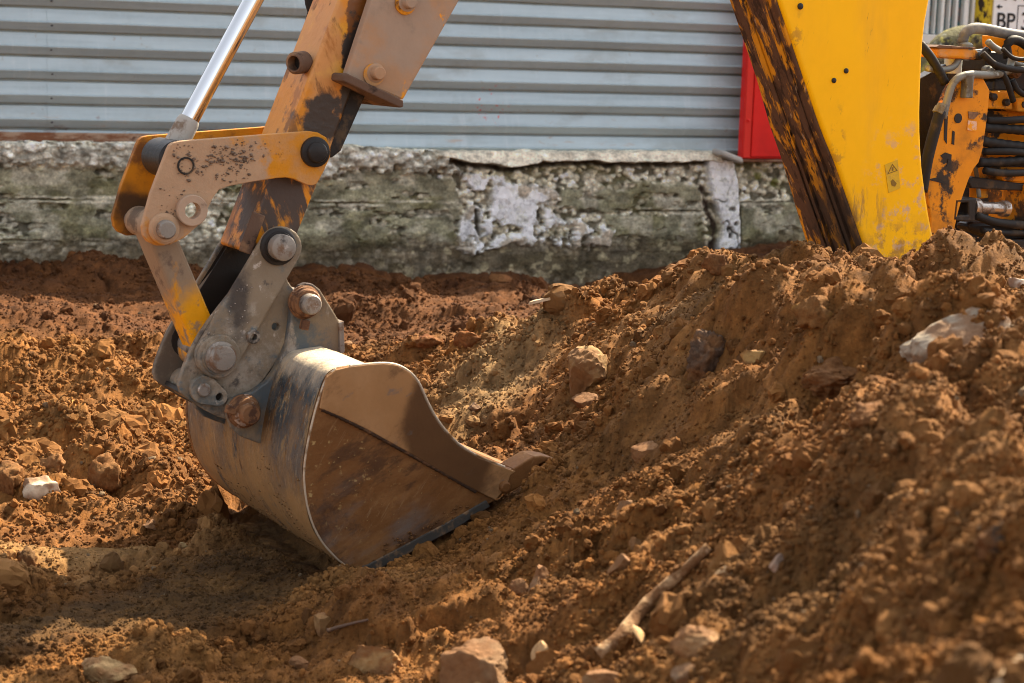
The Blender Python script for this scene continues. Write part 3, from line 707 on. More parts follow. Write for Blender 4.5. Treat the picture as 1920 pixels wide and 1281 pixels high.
# small pale building at the far right, with its window
bx0 = wp(1722, 60, 9.0)[0]; bz = wp(1780, 65, 9.0)[1]
bld = empty('pale_building', (bx0, 9.0, 0))
tag(bld, 'pale plastered building with a white framed window at far right behind the machine', 'building')
pale = mat('pale_plaster', (.52, .52, .47), (dict(col=(.35, .34, .29), scale=5, lo=.5, hi=.7),), rough=.9, bump=((50, .4, .01),))
box('wall', (0, .06, -.3), (3.6, .4, bz - .02), pale, bld); box('wall', (0, .06, bz + 1.15), (3.6, .4, 2.9), pale, bld)
ww = wp(1818, 60, 9.0)[0] - bx0
box('wall', (ww + .05, .06, bz - .0195), (3.6, .4, bz + 1.1495), pale, bld)
win = box('window', (.0, .10, bz - .018), (ww + .048, .12, bz + 1.148), mat('window_backing', (.02, .03, .035), rough=.3), bld, 0)
glass = mat('window_glass', (.06, .13, .15), (dict(col=(.22, .13, .11), scale=4, lo=.5, hi=.6, stretch=(1, 1, 2), rough=.12, amt=.7), dict(col=(.16, .24, .24), scale=3, lo=.5, hi=.7, stretch=(4, 1, .4), rough=.1)), rough=.08, spec=.6)
whitem = mat('white_frame', (.62, .64, .62), (dict(col=(.3, .22, .16), scale=8, lo=.6, hi=.7),), rough=.6)
mull = [(1745, .022), (1759, .008), (1773, .02), (1786, .008), (1799, .016), (1817, .03)]
for k, (q, t_) in enumerate(mull):
    xx = wp(q, 40, 9.0)[0] - bx0; box('mullion', (xx - t_ / 2, .03, bz), (xx + t_ / 2, .085, bz + 1.13), whitem, win, .002)
    if k + 1 < len(mull):
        xn = wp(mull[k + 1][0], 40, 9.0)[0] - bx0; box('pane', (xx + t_ / 2 + .001, .062, bz + .002), (xn - mull[k + 1][1] / 2 - .001, .068, bz + 1.125), glass, win, 0)
box('sill', (.0, -.01, bz - .055), (ww + .06, .058, bz - .003), whitem, win, .003)

# yellow post with peeling paint, the sign, and the lichen covered branch
post = empty('yellow_post', (*on_y(1842, 60, 8.3)[:2], .05))
tag(post, 'yellow steel post with paint peeling to black, left of the white sign', 'post')
ym = mat('peeling_yellow', (.50, .37, .02), (dict(col=(.03, .022, .015), scale=16, lo=.50, hi=.56, stretch=(1.6, 1.6, .7)), dict(col=(.25, .15, .03), scale=9, lo=.55, hi=.7)), rough=.7, bump=((60, .3, .005),))
lathe('pole', (0, 0, 0), (0, 0, 1), [(0, .046), (2.3, .046), (2.302, .03), (2.303, 0)], ym, post, 20)
lathe('foot', (0, 0, -.12), (0, 0, 1), [(0, .09), (.12, .09), (.121, .047)], ym, post, 20)
sgx, sgz = on_y(1861, 52, 8.25)[[0, 2]]
sign = empty('utility_sign', (sgx, 8.25, sgz))
tag(sign, 'white utility marker sign with black letters BP and numbers beside the yellow post', 'sign')
sgm = mat('sign_white', (.70, .72, .72), (dict(col=(.5, .5, .47), scale=5, lo=.55, hi=.75),), rough=.5)
blk = mat('sign_black', (.02, .02, .022), rough=.6)
SG = -.045
box('panel', (.0, 0, -.155), (.36, .012, .26), sgm, sign, .003)
def text(body, x, z, size, parent):
    cu = bpy.data.curves.new('txt', 'FONT'); cu.body = body; cu.size = size; cu.extrude = .0012; cu.offset = .0012
    to = bpy.data.objects.new('tmp', cu); COL.objects.link(to)
    me = bpy.data.meshes.new_from_object(to.evaluated_get(bpy.context.evaluated_depsgraph_get())); bpy.data.objects.remove(to)
    me.transform(Matrix.Translation((x, -.0025, z)) @ Matrix.Rotation(math.pi / 2, 4, 'X')); return link('lettering', me, blk, parent)
text('BP', .018, SG - .01 + .055, .112, sign); text('.', .122, SG - .04 + .055, .12, sign); text('3', .172, SG - .015 + .055, .13, sign); text('770', .05, SG + .148 + .04, .12, sign)
link('arrow_mark', mesh([(.014, -.002, SG + .153), (.034, -.002, SG + .167), (.034, -.002, SG + .157), (.052, -.002, SG + .157), (.052, -.002, SG + .149), (.034, -.002, SG + .149), (.034, -.002, SG + .139)], [(0, 6, 5, 4, 3, 2, 1)]), blk, sign)
gb = mat('sign_line', (.05, .05, .055), rough=.6)
for lo, hi in (((.15, -.002, SG - .01), (.155, -.0001, SG + .160)), ((.15, -.002, SG + .1605), (.345, -.0001, SG + .165)), ((.34, -.002, SG - .01), (.345, -.0001, SG + .160))): box('frame_line', lo, hi, gb, sign, 0)
for lo, hi in (((.10, .013, -.9), (.14, .045, .25)),): box('stake', lo, hi, rust, sign, .002)
br = [on_y(1715, 190, 7.6), on_y(1742, 120, 7.6), on_y(1775, 78, 7.62), on_y(1830, 68, 7.66), on_y(1900, 100, 7.7), on_y(1990, 190, 7.75), on_y(2010, 330, 7.75)]
bl = on_y(1715, 190, 7.6)
lm = mat('lichen_bark', (.13, .12, .06), (dict(col=(.34, .30, .06), scale=14, lo=.52, hi=.62), dict(col=(.32, .33, .27), scale=20, lo=.56, hi=.66), dict(col=(.03, .028, .02), scale=17, lo=.55, hi=.63)), rough=.9, bump=((30, .8, .02), (110, .6, .008)))
tk = tube('bent_trunk', [q - bl for q in br], .062, lm, None, 16); tk.location = bl
# carry the bent trunk down to the soil
dn = tube('stump', [np.array([0, 0, .01]), np.array([-.03, .0, -.4]), np.array([-.02, .02, -1.0])], .06, lm, tk, 14)
tag(tk, 'mottled lichen covered bent trunk arching behind the hydraulic hoses', 'trunk')

# ================================================================== THE BACKHOE
W = .75                                      # bucket width
K = 4.2 / F                                  # metres per photo pixel at the arm
mach = empty('backhoe_loader', P0, PHI)
tag(mach, 'yellow backhoe digger arm with worn muddy bucket biting into the brown soil', 'excavator')
def L(px, py, wv): return tuple(M(px, py, wv))
MUD, TAN, DARK = (.30, .165, .075), (.44, .29, .17), (.030, .024, .020)
yel = mat('boom_yellow', (.90, .485, .003), (
    dict(col=(.62, .33, .04), scale=2.6, lo=.48, hi=.72, stretch=(2.5, 1, .5), detail=9, rough=.6, amt=.45),
    dict(col=(.30, .15, .03), scale=26, lo=.66, hi=.72, stretch=(3.5, 1, .45), rot=(0, -.25, 0), rough=.7, amt=.7),
    dict(col=(.16, .085, .04), scale=24, lo=.50, hi=.60, detail=10, sph=(L(1492, 110, .275), .035), soft=.7, amp=1., amt=.8, sst=(2.2, .2, .35)),
    dict(col=(.16, .085, .04), scale=24, lo=.50, hi=.60, detail=10, sph=(L(1570, 285, .275), .035), soft=.7, amp=1., amt=.8, sst=(2.2, .2, .35)),
    dict(col=(.20, .11, .055), scale=18, lo=.45, hi=.58, detail=10, sph=(L(1690, 455, .275), .07), soft=.7, amp=1., amt=.7, sst=(.7, .2, 1.2)),
    dict(col=(.86, .42, .003), scale=1.6, lo=.45, hi=.75, rough=.42, amt=.6, detail=2),
    dict(col=(.46, .33, .26), scale=20, lo=.52, hi=.64, sph=(L(1690, 400, .27), .11), soft=.5, sst=(1, 1, .55), amt=.8),
    dict(col=(.22, .10, .02), scale=30, lo=.70, hi=.76, rough=.8),
    dict(col=(.14, .09, .06), scale=9, lo=.45, hi=.6, stretch=(3, 1, .7), sph=(L(1622, 395, .27), .055), soft=.6, amt=.8)), rough=.5, spec=.12, vary=.01, bump=((4, .12, .03, 1),))
face_m = mat('scraped_boom_face', (.60, .26, .012), (
    dict(col=(.10, .052, .028), scale=2.6, lo=.40, hi=.50, stretch=(6, 11, 1.0), rot=(0, -.30, 0), nr=.6, dist=.15, off=7.),
    dict(col=(.045, .024, .014), scale=3.4, lo=.50, hi=.60, stretch=(7, 13, 1.1), rot=(0, -.30, 0), off=3.),
    dict(col=(.36, .24, .14), scale=5, lo=.63, hi=.70, stretch=(5, 9, 1.6), off=5., amt=.8),
    dict(col=(.055, .036, .024), sph=(L(1545, 450, .3), .16), soft=.5, amp=1.0, amt=.85)), rough=.6, bump=((50, .5, .006), (12, .3, .01)))
org = mat('worn_orange', (.60, .235, .010), (
    dict(col=(.10, .048, .02), scale=13, lo=.58, hi=.68, rough=.7),
    dict(col=TAN, scale=6, lo=.5, hi=.66, amt=.8)), rough=.5, bump=((60, .15, .004),))
link_m = mat('muddy_orange', (.58, .225, .008), (
    dict(col=(.42, .265, .155), sph=(L(378, 348, .262), .145), soft=.14, amp=.8, ns=22, sst=(.85, 1, 1.1), rough=.9),
    dict(col=(.42, .27, .165), scale=11, lo=.42, hi=.62, amt=.45),
    dict(col=(.09, .045, .02), scale=20, lo=.62, hi=.70, rough=.7, amt=.8),
    dict(col=(.70, .30, .01), scale=26, lo=.69, hi=.73, rough=.5)), rough=.5, bump=((35, .25, .008), (120, .3, .004)))
dip_m = mat('dipper_paint', (.62, .225, .004), (
    dict(col=(.76, .36, .008), scale=7, lo=.55, hi=.66, off=12., rough=.4, amt=.9),
    dict(col=(.50, .30, .16), sph=(L(612, 120, .3), .12), soft=.3, amp=1.2, ns=13, sst=(3.0, .2, .6), amt=.45),
    dict(col=(.17, .07, .02), scale=8, lo=.55, hi=.62, detail=10, stretch=(2.2, 2.2, .6), rot=(0, .37, 0), amt=.8, rough=.7),
    dict(col=(.34, .11, .005), scale=7, lo=.52, hi=.62, stretch=(2.4, 2, .7), rot=(0, .37, 0), off=8., amt=.8, rough=.4),
    dict(col=(.16, .055, .008), sph=(L(672, 95, .3), .066), soft=.12, amp=1.2, ns=16, sst=(2.4, .3, .35), rough=.3),
    dict(col=DARK, sph=(L(664, 150, .3), .050), soft=.15, amp=1.3, ns=20, sst=(1.8, .4, .36), rough=.3),
    dict(col=(.040, .026, .018), sph=(L(604, 228, .3), .045), soft=.2, amp=1.3, ns=20, sst=(.8, .4, .9), rough=.35),
    dict(col=(.060, .038, .026), scale=10, lo=.40, hi=.52, stretch=(2.4, 2, .7), rot=(0, .37, 0), sph=(L(535, 405, .3), .15), soft=.2, amp=.5, rough=.5),
    dict(col=(.12, .06, .025), scale=26, lo=.66, hi=.70)), rough=.33, spec=.45, bump=((60, .25, .004), (9, .2, .012, 3)))
case_m = mat('casing_mud', (.33, .235, .165), (
    dict(col=(.42, .22, .10), scale=7, lo=.48, hi=.65, amt=.6),
    dict(col=(.68, .27, .02), scale=9, lo=.60, hi=.64, stretch=(1.5, 1, .8), rough=.5, off=4.4),
    dict(col=(.24, .18, .13), scale=18, lo=.55, hi=.7, amt=.6)), rough=.75, bump=((40, .2, .005),))
brown_m = mat('brown_steel', (.12, .07, .045), (dict(col=(.26, .15, .08), scale=12, lo=.5, hi=.65), dict(col=(.04, .025, .018), scale=18, lo=.55, hi=.65)), rough=.7, bump=((70, .3, .004),))
hitch_m = mat('hitch_steel', (.215, .165, .11), (
    dict(col=(.33, .28, .215), scale=6, lo=.50, hi=.62, off=6., detail=10, nr=.72, amt=.9),
    dict(col=(.13, .14, .13), scale=8, lo=.52, hi=.64, rough=.5, metal=.3, detail=10, nr=.7),
    dict(col=(.075, .062, .052), scale=10, lo=.57, hi=.66, rough=.6, detail=10, nr=.7, off=3.),
    dict(col=(.46, .40, .33), scale=34, lo=.62, hi=.70, off=6.),
    dict(col=(.06, .11, .14), scale=12, lo=.61, hi=.70, off=2., amt=.8),
    dict(col=(.20, .10, .045), scale=14, lo=.60, hi=.70, off=14., amt=.8),
    dict(col=(.05, .042, .038), sph=(L(448, 560, .262), .036), soft=.6, amp=1.4, ns=24, sst=(1.6, .3, .5), amt=.85)), rough=.58, bump=((45, .3, .006), (150, .4, .003)))
dk_m = mat('oily_black', (.022, .019, .017), (dict(col=(.09, .06, .035), scale=15, lo=.56, hi=.68, rough=.8),), rough=.4, bump=((60, .3, .004),))
pin_m = mat('worn_pin', (.27, .235, .195), (dict(col=(.06, .05, .042), scale=18, lo=.54, hi=.66, rough=.4), dict(col=(.17, .105, .065), scale=26, lo=.52, hi=.64, rough=.8), dict(col=(.46, .40, .35), scale=40, lo=.57, hi=.67, rough=.45, metal=.5)), rough=.5, metal=.4, bump=((160, .4, .002),))
rpin_m = mat('rusty_pin', (.20, .095, .042), (dict(col=(.085, .04, .022), scale=30, lo=.48, hi=.6), dict(col=(.42, .30, .22), scale=34, lo=.58, hi=.66, rough=.6)), rough=.8, bump=((120, .5, .003),))
chrome = mat('chrome_rod', (.78, .77, .75), (), rough=.10, metal=1., vary=.01)
greym = mat('grey_casting', (.36, .335, .29), (dict(col=(.18, .13, .09), scale=16, lo=.54, hi=.64), dict(col=(.52, .49, .44), scale=20, lo=.55, hi=.66)), rough=.7, bump=((70, .3, .004),))
shell_m = mat('bucket_shell', (.042, .056, .064), (
    dict(col=(.030, .034, .036), scale=7, lo=.52, hi=.58, detail=12, nr=.78, off=41.),
    dict(col=(.22, .145, .072), scale=4.2, lo=.515, hi=.565, stretch=(1.5, 4.2, 1.5), detail=14, nr=.80, off=2., dist=.6),
    dict(col=(.13, .066, .026), scale=7, lo=.545, hi=.585, stretch=(1.3, 3.0, 1.3), off=5., detail=14, nr=.78, amt=.9),
    dict(col=(.40, .30, .19), scale=11, lo=.60, hi=.63, stretch=(1.2, 5, 1.2), off=9., detail=14, nr=.78, amt=.9),
    dict(col=(.46, .37, .25), scale=6, lo=.645, hi=.66, stretch=(1.6, 46, 1.6), off=29., detail=6, amt=.75),
    dict(col=(.48, .40, .29), scale=7, lo=.655, hi=.668, stretch=(6, 30, 2.2), off=39., rot=(0, .5, 0), detail=4, amt=.75),
    dict(col=(.29, .158, .058), scale=4, lo=.37, hi=.46, stretch=(1.4, 4, 1.4), detail=13, nr=.78, off=19., sph=(L(550, 1040, .2), .25), soft=.6, amp=.9, ns=11, sst=(.9, .22, 1.0), rough=.75, amt=.95),
    dict(col=(.085, .042, .018), scale=6, lo=.555, hi=.60, stretch=(1.2, 4, 1.2), off=25., detail=13, nr=.78, sph=(L(480, 900, .3), .24), soft=.5, amt=.85),
    dict(col=(.62, .50, .35), scale=9, lo=.28, hi=.48, stretch=(1.5, 2.5, 1.5), detail=12, nr=.78, sph=(L(652, 686, .12), .075), soft=.5, amp=.7, sst=(.7, .3, 1.5), amt=.9),  # sunlight on the top plate, put into the colour as a pale patch
    dict(col=(.42, .07, .02), scale=30, lo=.73, hi=.75)), rough=.42, metal=.15, bump=((26, .3, .008), (130, .45, .004)))
side_m = mat('bucket_side', (.175, .074, .022), (
    dict(col=(.25, .118, .040), scale=5, lo=.44, hi=.62, stretch=(1, 1, 2.2), rot=(0, .45, 0), rough=.8, detail=11, nr=.72), dict(col=(.07, .033, .016), scale=6, lo=.56, hi=.66, detail=11, nr=.75, off=31., amt=.8), dict(col=(.30, .18, .085), scale=22, lo=.60, hi=.68, stretch=(.5, 1, 6), rot=(0, 1.0, 0), off=33., amt=.6),
    dict(col=(.085, .04, .018), scale=8, lo=.52, hi=.64, stretch=(1, 1, 2.6), rot=(0, .45, 0), off=6., amt=.8),
    dict(col=(.40, .26, .10), scale=60, lo=.60, hi=.68, sph=(L(620, 880, 0), .13), soft=.6),
    dict(col=(.155, .145, .13), scale=4, lo=.42, hi=.66, stretch=(.7, 1, 2.4), rot=(0, .45, 0), sph=(L(690, 1020, 0), .12), soft=.5, amt=.7, rough=.5)), rough=.62, bump=((28, .22, .008), (110, .35, .004)))
cut_m = mat('side_cutter', (.34, .175, .068), (
    dict(col=(.18, .092, .038), scale=9, lo=.5, hi=.64, detail=10, nr=.7, stretch=(1, 1, 2), rot=(0, .5, 0)),
    dict(col=(.40, .220, .095), scale=5, lo=.42, hi=.65, amt=.8),
    dict(col=(.115, .056, .023), sph=(L(850, 800, -.01), .14), soft=.12, amp=.30, ns=9, sst=(1.25, .3, .75), rough=.5),
    dict(col=(.12, .115, .11), scale=14, lo=.6, hi=.7, amt=.6, stretch=(1, 1, 2), rot=(0, .45, 0))), rough=.55, bump=((30, .05, .006), (120, .12, .003)))
edge_m = mat('polished_edge', (.062, .055, .046), (dict(col=(.24, .14, .07), scale=14, lo=.50, hi=.60, rough=.85),), rough=.8, metal=.0, spec=.15, bump=((70, .3, .003),))
rub = mat('hose_rubber', (.014, .013, .012), (dict(col=(.06, .045, .03), scale=12, lo=.56, hi=.7, rough=.9),), rough=.65, spec=.2)
pipe_m = mat('pipe_steel', (.17, .175, .155), (dict(col=(.10, .085, .06), scale=14, lo=.5, hi=.62), dict(col=(.30, .31, .27), scale=20, lo=.6, hi=.7)), rough=.5, metal=.3, bump=((70, .2, .003),))
rear_m = mat('rear_orange', (.66, .245, .004), (dict(col=(.03, .022, .015), scale=9, lo=.52, hi=.58, rough=.5, detail=10), dict(col=(.30, .12, .02), scale=4, lo=.5, hi=.66, detail=10), dict(col=(.42, .17, .02), scale=6, lo=.5, hi=.7)), rough=.5)

# --- boom
bl_ = [(1456, -10), (1480, 60), (1510, 150), (1540, 240), (1570, 312), (1600, 400), (1632, 490), (1646, 545)]
br_ = [(1740, 560), (1757, 470), (1745, 415), (1735, 350), (1729, 300), (1726, 230), (1728, 150), (1733, 60), (1746, -10)]
upR = [(1790, -300), (1760, -640), (1600, -1010), (1330, -1390), (1090, -1600), (960, -1570)]
upL = [(930, -1430), (1120, -1200), (1330, -800), (1400, -400), (1430, -150)]
boom = plate('boom', MZ(chaikin(bl_ + br_ + upR + upL, 1), .275), .275, .475, yel, mach, .010, seg=3)
fl = [np.array(p) for p in MZ([(1400, -400), (1430, -150), (1456, -10), (1480, 60), (1510, 150), (1540, 240), (1570, 312), (1600, 400), (1632, 490), (1646, 545)], .275)]
n_, o1, o2 = len(fl), [], []
for i in range(n_):
    t_ = fl[min(i + 1, n_ - 1)] - fl[max(i - 1, 0)]; t_ /= np.linalg.norm(t_); nn = np.array([t_[1], -t_[0]])
    if nn[0] > 0: nn = -nn
    o1.append(tuple(fl[i] + nn * .007)); o2.append(tuple(fl[i] - nn * .002))
fw1 = [float(np.interp(i, (0, 4, n_ - 1), (.468, .472, .535))) for i in range(n_)]   # the foot of the boom flares on its far side
fv = [(o1[i][0], .282, o1[i][1]) for i in range(n_)] + [(o1[i][0], fw1[i], o1[i][1]) for i in range(n_)] + [(o2[i][0], .282, o2[i][1]) for i in range(n_)] + [(o2[i][0] + .03 * (fw1[i] > .48), fw1[i], o2[i][1]) for i in range(n_)]
ff = []
for i in range(n_ - 1):
    a0, b0, c0, d0 = i, n_ + i, 3 * n_ + i, 2 * n_ + i
    ff += [(a0, a0 + 1, b0 + 1, b0), (b0, b0 + 1, c0 + 1, c0), (c0, c0 + 1, d0 + 1, d0), (d0, d0 + 1, a0 + 1, a0)]
ff += [(0, n_, 3 * n_, 2 * n_), (n_ - 1, 2 * n_ - 1, 4 * n_ - 1, 3 * n_ - 1)]
link('boom_face_plate', fix_normals(mesh(fv, ff)), face_m, mach, False, .003)
for wr in (.31, .40): 
    o3 = [tuple(np.array(q) * 1.0 + (-.006, 0)) for q in o1]
    plate('weld_strip', o3 + [tuple(q) for q in o1[::-1]], wr, wr + .022, face_m, boom, .003)
for px, py, r in ((1500, 12, 6), (1563, 151, 5), (1586, 133, 5)):
    lathe('plug', L(px, py, .275), (0, -1, 0), [(0, r * .0013), (.003, r * .0013), (.004, r * .0008), (.0041, 0)], dk_m, boom, 12)
stk = plate('warning_sticker', MZ([(1659, 309), (1683, 300), (1688, 353), (1666, 362)], .274), .2735, .2748, mat('sticker_yellow', (.62, .38, .02), (dict(col=(.45, .28, .06), scale=40, lo=.5, hi=.65),), rough=.6), boom, 0)
def tri_ring(pts, wv, t, m_, par):
    c = np.mean(np.array(pts), 0); inn = [tuple(np.array(p) * (1 - t) + c * t) for p in pts]
    plate('warning_triangle', MZ(pts, wv), wv - .0006, wv, m_, par, 0, holes=[MZ(inn, wv)])
stl = mat('sticker_print', (.22, .13, .02), rough=.7)
tri_ring([(1664, 327), (1683, 320), (1673, 307)], .2733, .24, stl, stk)
plate('printed_mark', MZ([(1672, 314), (1675, 313), (1675, 320), (1673, 321)], .2733), .2727, .2733, stl, stk, 0)
plate('printed_mark', MZ([(1670, 340), (1674, 336), (1681, 344), (1678, 350), (1672, 348)], .2733), .2727, .2733, stl, stk, 0)

# --- dipper with its sliding casing
dslope = 180 / 470.
dp = [(455, 470), (466, 475), (500, 462), (556, 445), (600, 334), (663, 165), (736, -25), (1186, -1200), (1230, -1330), (1120, -1400), (1060, -1290), (635, 0), (545, 235), (497, 360)]
dip = plate('dipper', MZ(dp, .30), .30, .45, dip_m, mach, .028, seg=5)
plate('slide_rail', MZ([(640, 165), (690, 170), (640, 283), (622, 297), (604, 288)], .31), .31, .345, dk_m, dip, .004)
plate('slide_rail', MZ([(640, 165), (682, 170), (634, 283), (618, 297), (604, 288)], .355), .355, .43, dk_m, dip, .006)
plate('end_pad', MZ([(447, 470), (470, 478), (498, 405), (474, 396)], .296), .2935, .2995, brown_m, dip, .003)
cp = [(650, 143), (697, 0), (762, -190), (1060, -1080), (1180, -1060), (1020, -350), (925, -110), (862, 0), (756, 188)]
cas = plate('casing', MZ(cp, .258), .258, .288, case_m, mach, .004)
plate('casing', MZ(cp, .258), .462, .49, case_m, mach, .004)
plate('casing_bridge', MZ([(880, -30), (925, -110), (1020, -350), (1180, -1060), (1150, -1060), (990, -350), (895, -120), (850, -40)], .29), .29, .46, brown_m, cas, .003)
fl_ = plate('casing_flange', MZ([(644, 141), (650, 137), (757, 188), (757, 201), (750, 202), (643, 152)], .236), .236, .50, brown_m, mach, .003)
for px, py in ((703, 137), (762, 4)):
    bo = lathe('bolt', L(px, py, .258), (0, -1, 0), [(0, .021), (.006, .021), (.008, .017), (.008, .015), (.026, .014), (.028, .012), (.0285, 0)], case_m, cas, 20)
    lathe('washer', L(px - 3, py + 3, .2575), (0, -1, 0), [(0, .024), (.004, .024), (.005, .02), (.0052, 0)], org, bo, 20)
tp = M(566, 118, .325)
ring('stub_tube', tp + np.array([.012, .01, .002]), (-.85, -.52, -.08), .024, .016, .042, brown_m, dip)
lathe('tube_bottom', tp + np.array([.008, .006, .002]), (-.85, -.52, -.08), [(0, .0165), (.012, .0165), (.0121, 0)], dk_m, dip)
hose_path = [L(610, 60, .47), L(578, 0, .48), L(590, -120, .49), L(680, -380, .50)]
tube('dipper_hose', hose_path, .016, rub, mach)
tube('dipper_hose', [L(592, 130, .468), L(570, 90, .475), L(584, 20, .485), L(640, -160, .49)], .010, rub, mach)

# --- tipping links between dipper and cylinder
lk = [(325, 268), (337, 265), (479, 254), (545, 249), (580, 246), (597, 249), (612, 258), (620, 277), (619, 295), (607, 322), (595, 344), (586, 348), (576, 347), (552, 336), (536, 333), (520, 334), (473, 341), (430, 349), (411, 356), (401, 369), (387, 396), (372, 423), (346, 446), (317, 460), (294, 461), (278, 454), (270, 443), (267, 425), (284, 363), (315, 281), (319, 273)]
hole = [M(357, 394, .262)[[0, 2]] + np.array([math.cos(a), math.sin(a)]) * .0175 for a in np.linspace(0, 2 * math.pi, 21)[:-1]]
hole = [tuple(q) for q in hole]
def mk_link(w0, w1, front):
    o = plate('tipping_link', MZ(lk, .262), w0, w1, link_m, mach, .0035, holes=[hole])
    return o
lkn = mk_link(.262, .280, True); lkf = mk_link(.470, .488, False)
lkf.data.materials[0] = mat('rusty_orange', (.50, .19, .008), (dict(col=(.16, .06, .015), scale=7, lo=.50, hi=.62, rough=.6), dict(col=(.40, .25, .14), scale=9, lo=.56, hi=.68), dict(col=(.07, .035, .015), sph=(L(255, 395, .47), .05), soft=.5, amp=.9)), rough=.5, bump=((60, .2, .004),))
ring('boss_ring', M(357, 394, .262), (0, -1, 0), .033, .0172, .016, mat('boss_tan', (.40, .275, .185), (dict(col=(.22, .15, .10), scale=18, lo=.52, hi=.64), dict(col=(.50, .40, .30), scale=24, lo=.56, hi=.66)), rough=.8, bump=((70, .3, .004),)), lkn)
c_ = M(348, 311, .262); lathe('set_pin', c_ + np.array([0, .004, 0]), (0, -1, 0), [(0, .0145), (.0045, .0145), (.0048, 0)], link_m, lkn); ring('pin_seat', c_, (0, -1, 0), .0185, .0150, .0035, dk_m, lkn)
def pin(name, px, py, wv, prof, m, parent, collar=None, cm=None, n=28):
    c = M(px, py, wv)
    if collar: lathe('collar', c, (0, -1, 0), collar, cm, o_, n) if False else None
    o = lathe(name, c, (0, -1, 0), prof, m, parent, n)
    if collar: lathe('collar', c, (0, -1, 0), collar, cm or dk_m, o, n)
    return o
pin('link_pin', 306, 429, .262, [(-.228, .018), (-.226, .020), (.024, .020), (.028, .0185), (.030, .016), (.0301, 0)], pin_m, mach, [(0, .033), (.007, .033), (.009, .030), (.010, .027), (.013, .0265), (.0135, 0)], link_m)
pin('pivot_pin', 590, 285, .262, [(-.23, .022), (.018, .022), (.021, .020), (.022, .018), (.0221, 0)], dk_m, mach, [(0, .033), (.008, .032), (.010, .028), (.0101, 0)], dk_m)
# cylinder rod with its eye
e0 = M(316, 297, .375); e1 = M(475, 0, .375); dv = (e1 - e0) / np.linalg.norm(e1 - e0); rl = np.linalg.norm(e1 - e0)
rod = lathe('cylinder_rod', e0, dv, [(.085, .0), (.085, .0205), (1.75, .0205), (1.7501, 0)], chrome, mach, 40)
lathe('rod_neck', e0, dv, [(.030, .018), (.034, .026), (.086, .0245), (.094, .0225), (.096, .0206)], greym, rod, 32)
lathe('rod_eye', e0 + np.array([0, -.065, 0]), (0, 1, 0), [(0, .020), (.0, .036), (.006, .041), (.124, .041), (.130, .036), (.130, .020)], dk_m, rod, 32)
lathe('cylinder_barrel', e0, dv, [(.78, .021), (.78, .036), (.83, .040), (1.7, .040), (1.72, .0)], yel, mach, 32)
# bucket link bar
t0 = M(312, 430, .375); t0 = M(284, 421, .375); t1 = M(386, 662, .375)
d2 = (t1 - t0); d2 /= np.linalg.norm(d2); nrm2 = np.array([d2[2], 0, -d2[0]])
def strip2(a, b, h0, h1): return [tuple((a + nrm2 * h0)[[0, 2]]), tuple((b + nrm2 * h1)[[0, 2]]), tuple((b - nrm2 * h1)[[0, 2]]), tuple((a - nrm2 * h0)[[0, 2]])]
bar_m = mat('bar_paint', (.27, .19, .12), (dict(col=(.62, .25, .006), scale=9, lo=.55, hi=.66, stretch=(1.6, 1, .7), rough=.45), dict(col=(.15, .10, .07), scale=11, lo=.56, hi=.66), dict(col=(.74, .32, .006), scale=16, lo=.42, hi=.52, sph=(L(368, 605, .33), .05), soft=.5, sst=(1, .3, .7), rough=.4)), rough=.6, bump=((50, .25, .005),))
bar = plate('bucket_link', strip2(t0, t1, .030, .031), .325, .425, bar_m, mach, .010, seg=3)
lathe('link_boss', t0 + np.array([0, -.092, 0]), (0, 1, 0), [(0, .020), (0, .029), (.004, .032), (.180, .032), (.184, .029), (.184, .020)], greym if False else mat('boss_mud', (.31, .215, .135), (dict(col=(.13, .09, .06), scale=14, lo=.5, hi=.62),), rough=.75, bump=((60, .3, .004),)), bar)
lathe('link_boss', t1 + np.array([0, -.085, 0]), (0, 1, 0), [(0, .020), (0, .036), (.004, .039), (.166, .039), (.17, .036), (.17, .020)], bar_m, bar)

# --- quick hitch
up = hull(circ((528, 464), 39, 24) + circ((408, 668), 41, 24))
lo_ = [(500, 468), (528, 478), (536, 505), (538, 525), (550, 542), (560, 556), (551, 575), (546, 612), (530, 655), (505, 700), (476, 735), (452, 757), (432, 789), (400, 779), (356, 752), (334, 733), (340, 700), (366, 640), (400, 590)]
hh = [tuple(M(517, 613, .28)[[0, 2]] + np.array([math.cos(a), math.sin(a)]) * .0085) for a in np.linspace(0, 2 * math.pi, 13)[:-1]]
far_m = mat('hitch_shade_side', (.12, .095, .07), (dict(col=(.22, .18, .13), scale=10, lo=.5, hi=.65),), rough=.8)  # darker hitch steel: mud, plus the cavity's shade put into the colour
hit = plate('quick_hitch', MZ(chaikin(lo_, 1), .28), .28, .298, hitch_m, mach, .003, holes=[hh])
plate('hitch_plate', MZ(up, .264), .264, .2795, hitch_m, hit, .004)
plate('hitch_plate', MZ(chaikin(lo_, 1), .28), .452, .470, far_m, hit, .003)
plate('hitch_plate', MZ(up, .264), .4705, .486, hitch_m, hit, .004)
plate('hitch_dark_sheet', MZ(hull(circ((524, 472), 32, 20) + circ((408, 664), 34, 20)), .264), .4695, .4702, dk_m, hit, 0)  # dark sheets added on the far plate: oily mud and painted cavity shade
plate('hitch_dark_sheet', MZ(hull(circ((524, 472), 32, 20) + circ((408, 664), 34, 20)), .264), .450, .4515, dk_m, hit, .004)
plate('hitch_web', MZ([(505, 520), (520, 528), (470, 650), (452, 690), (440, 690), (450, 650)], .2985), .2985, .4515, dk_m, hit, .002)  # cross plate added to keep light out of the hitch cavity
plate('hitch_web', MZ([(350, 745), (395, 772), (428, 786), (430, 778), (398, 762), (354, 735)], .2985), .2985, .4515, dk_m, hit, .002)
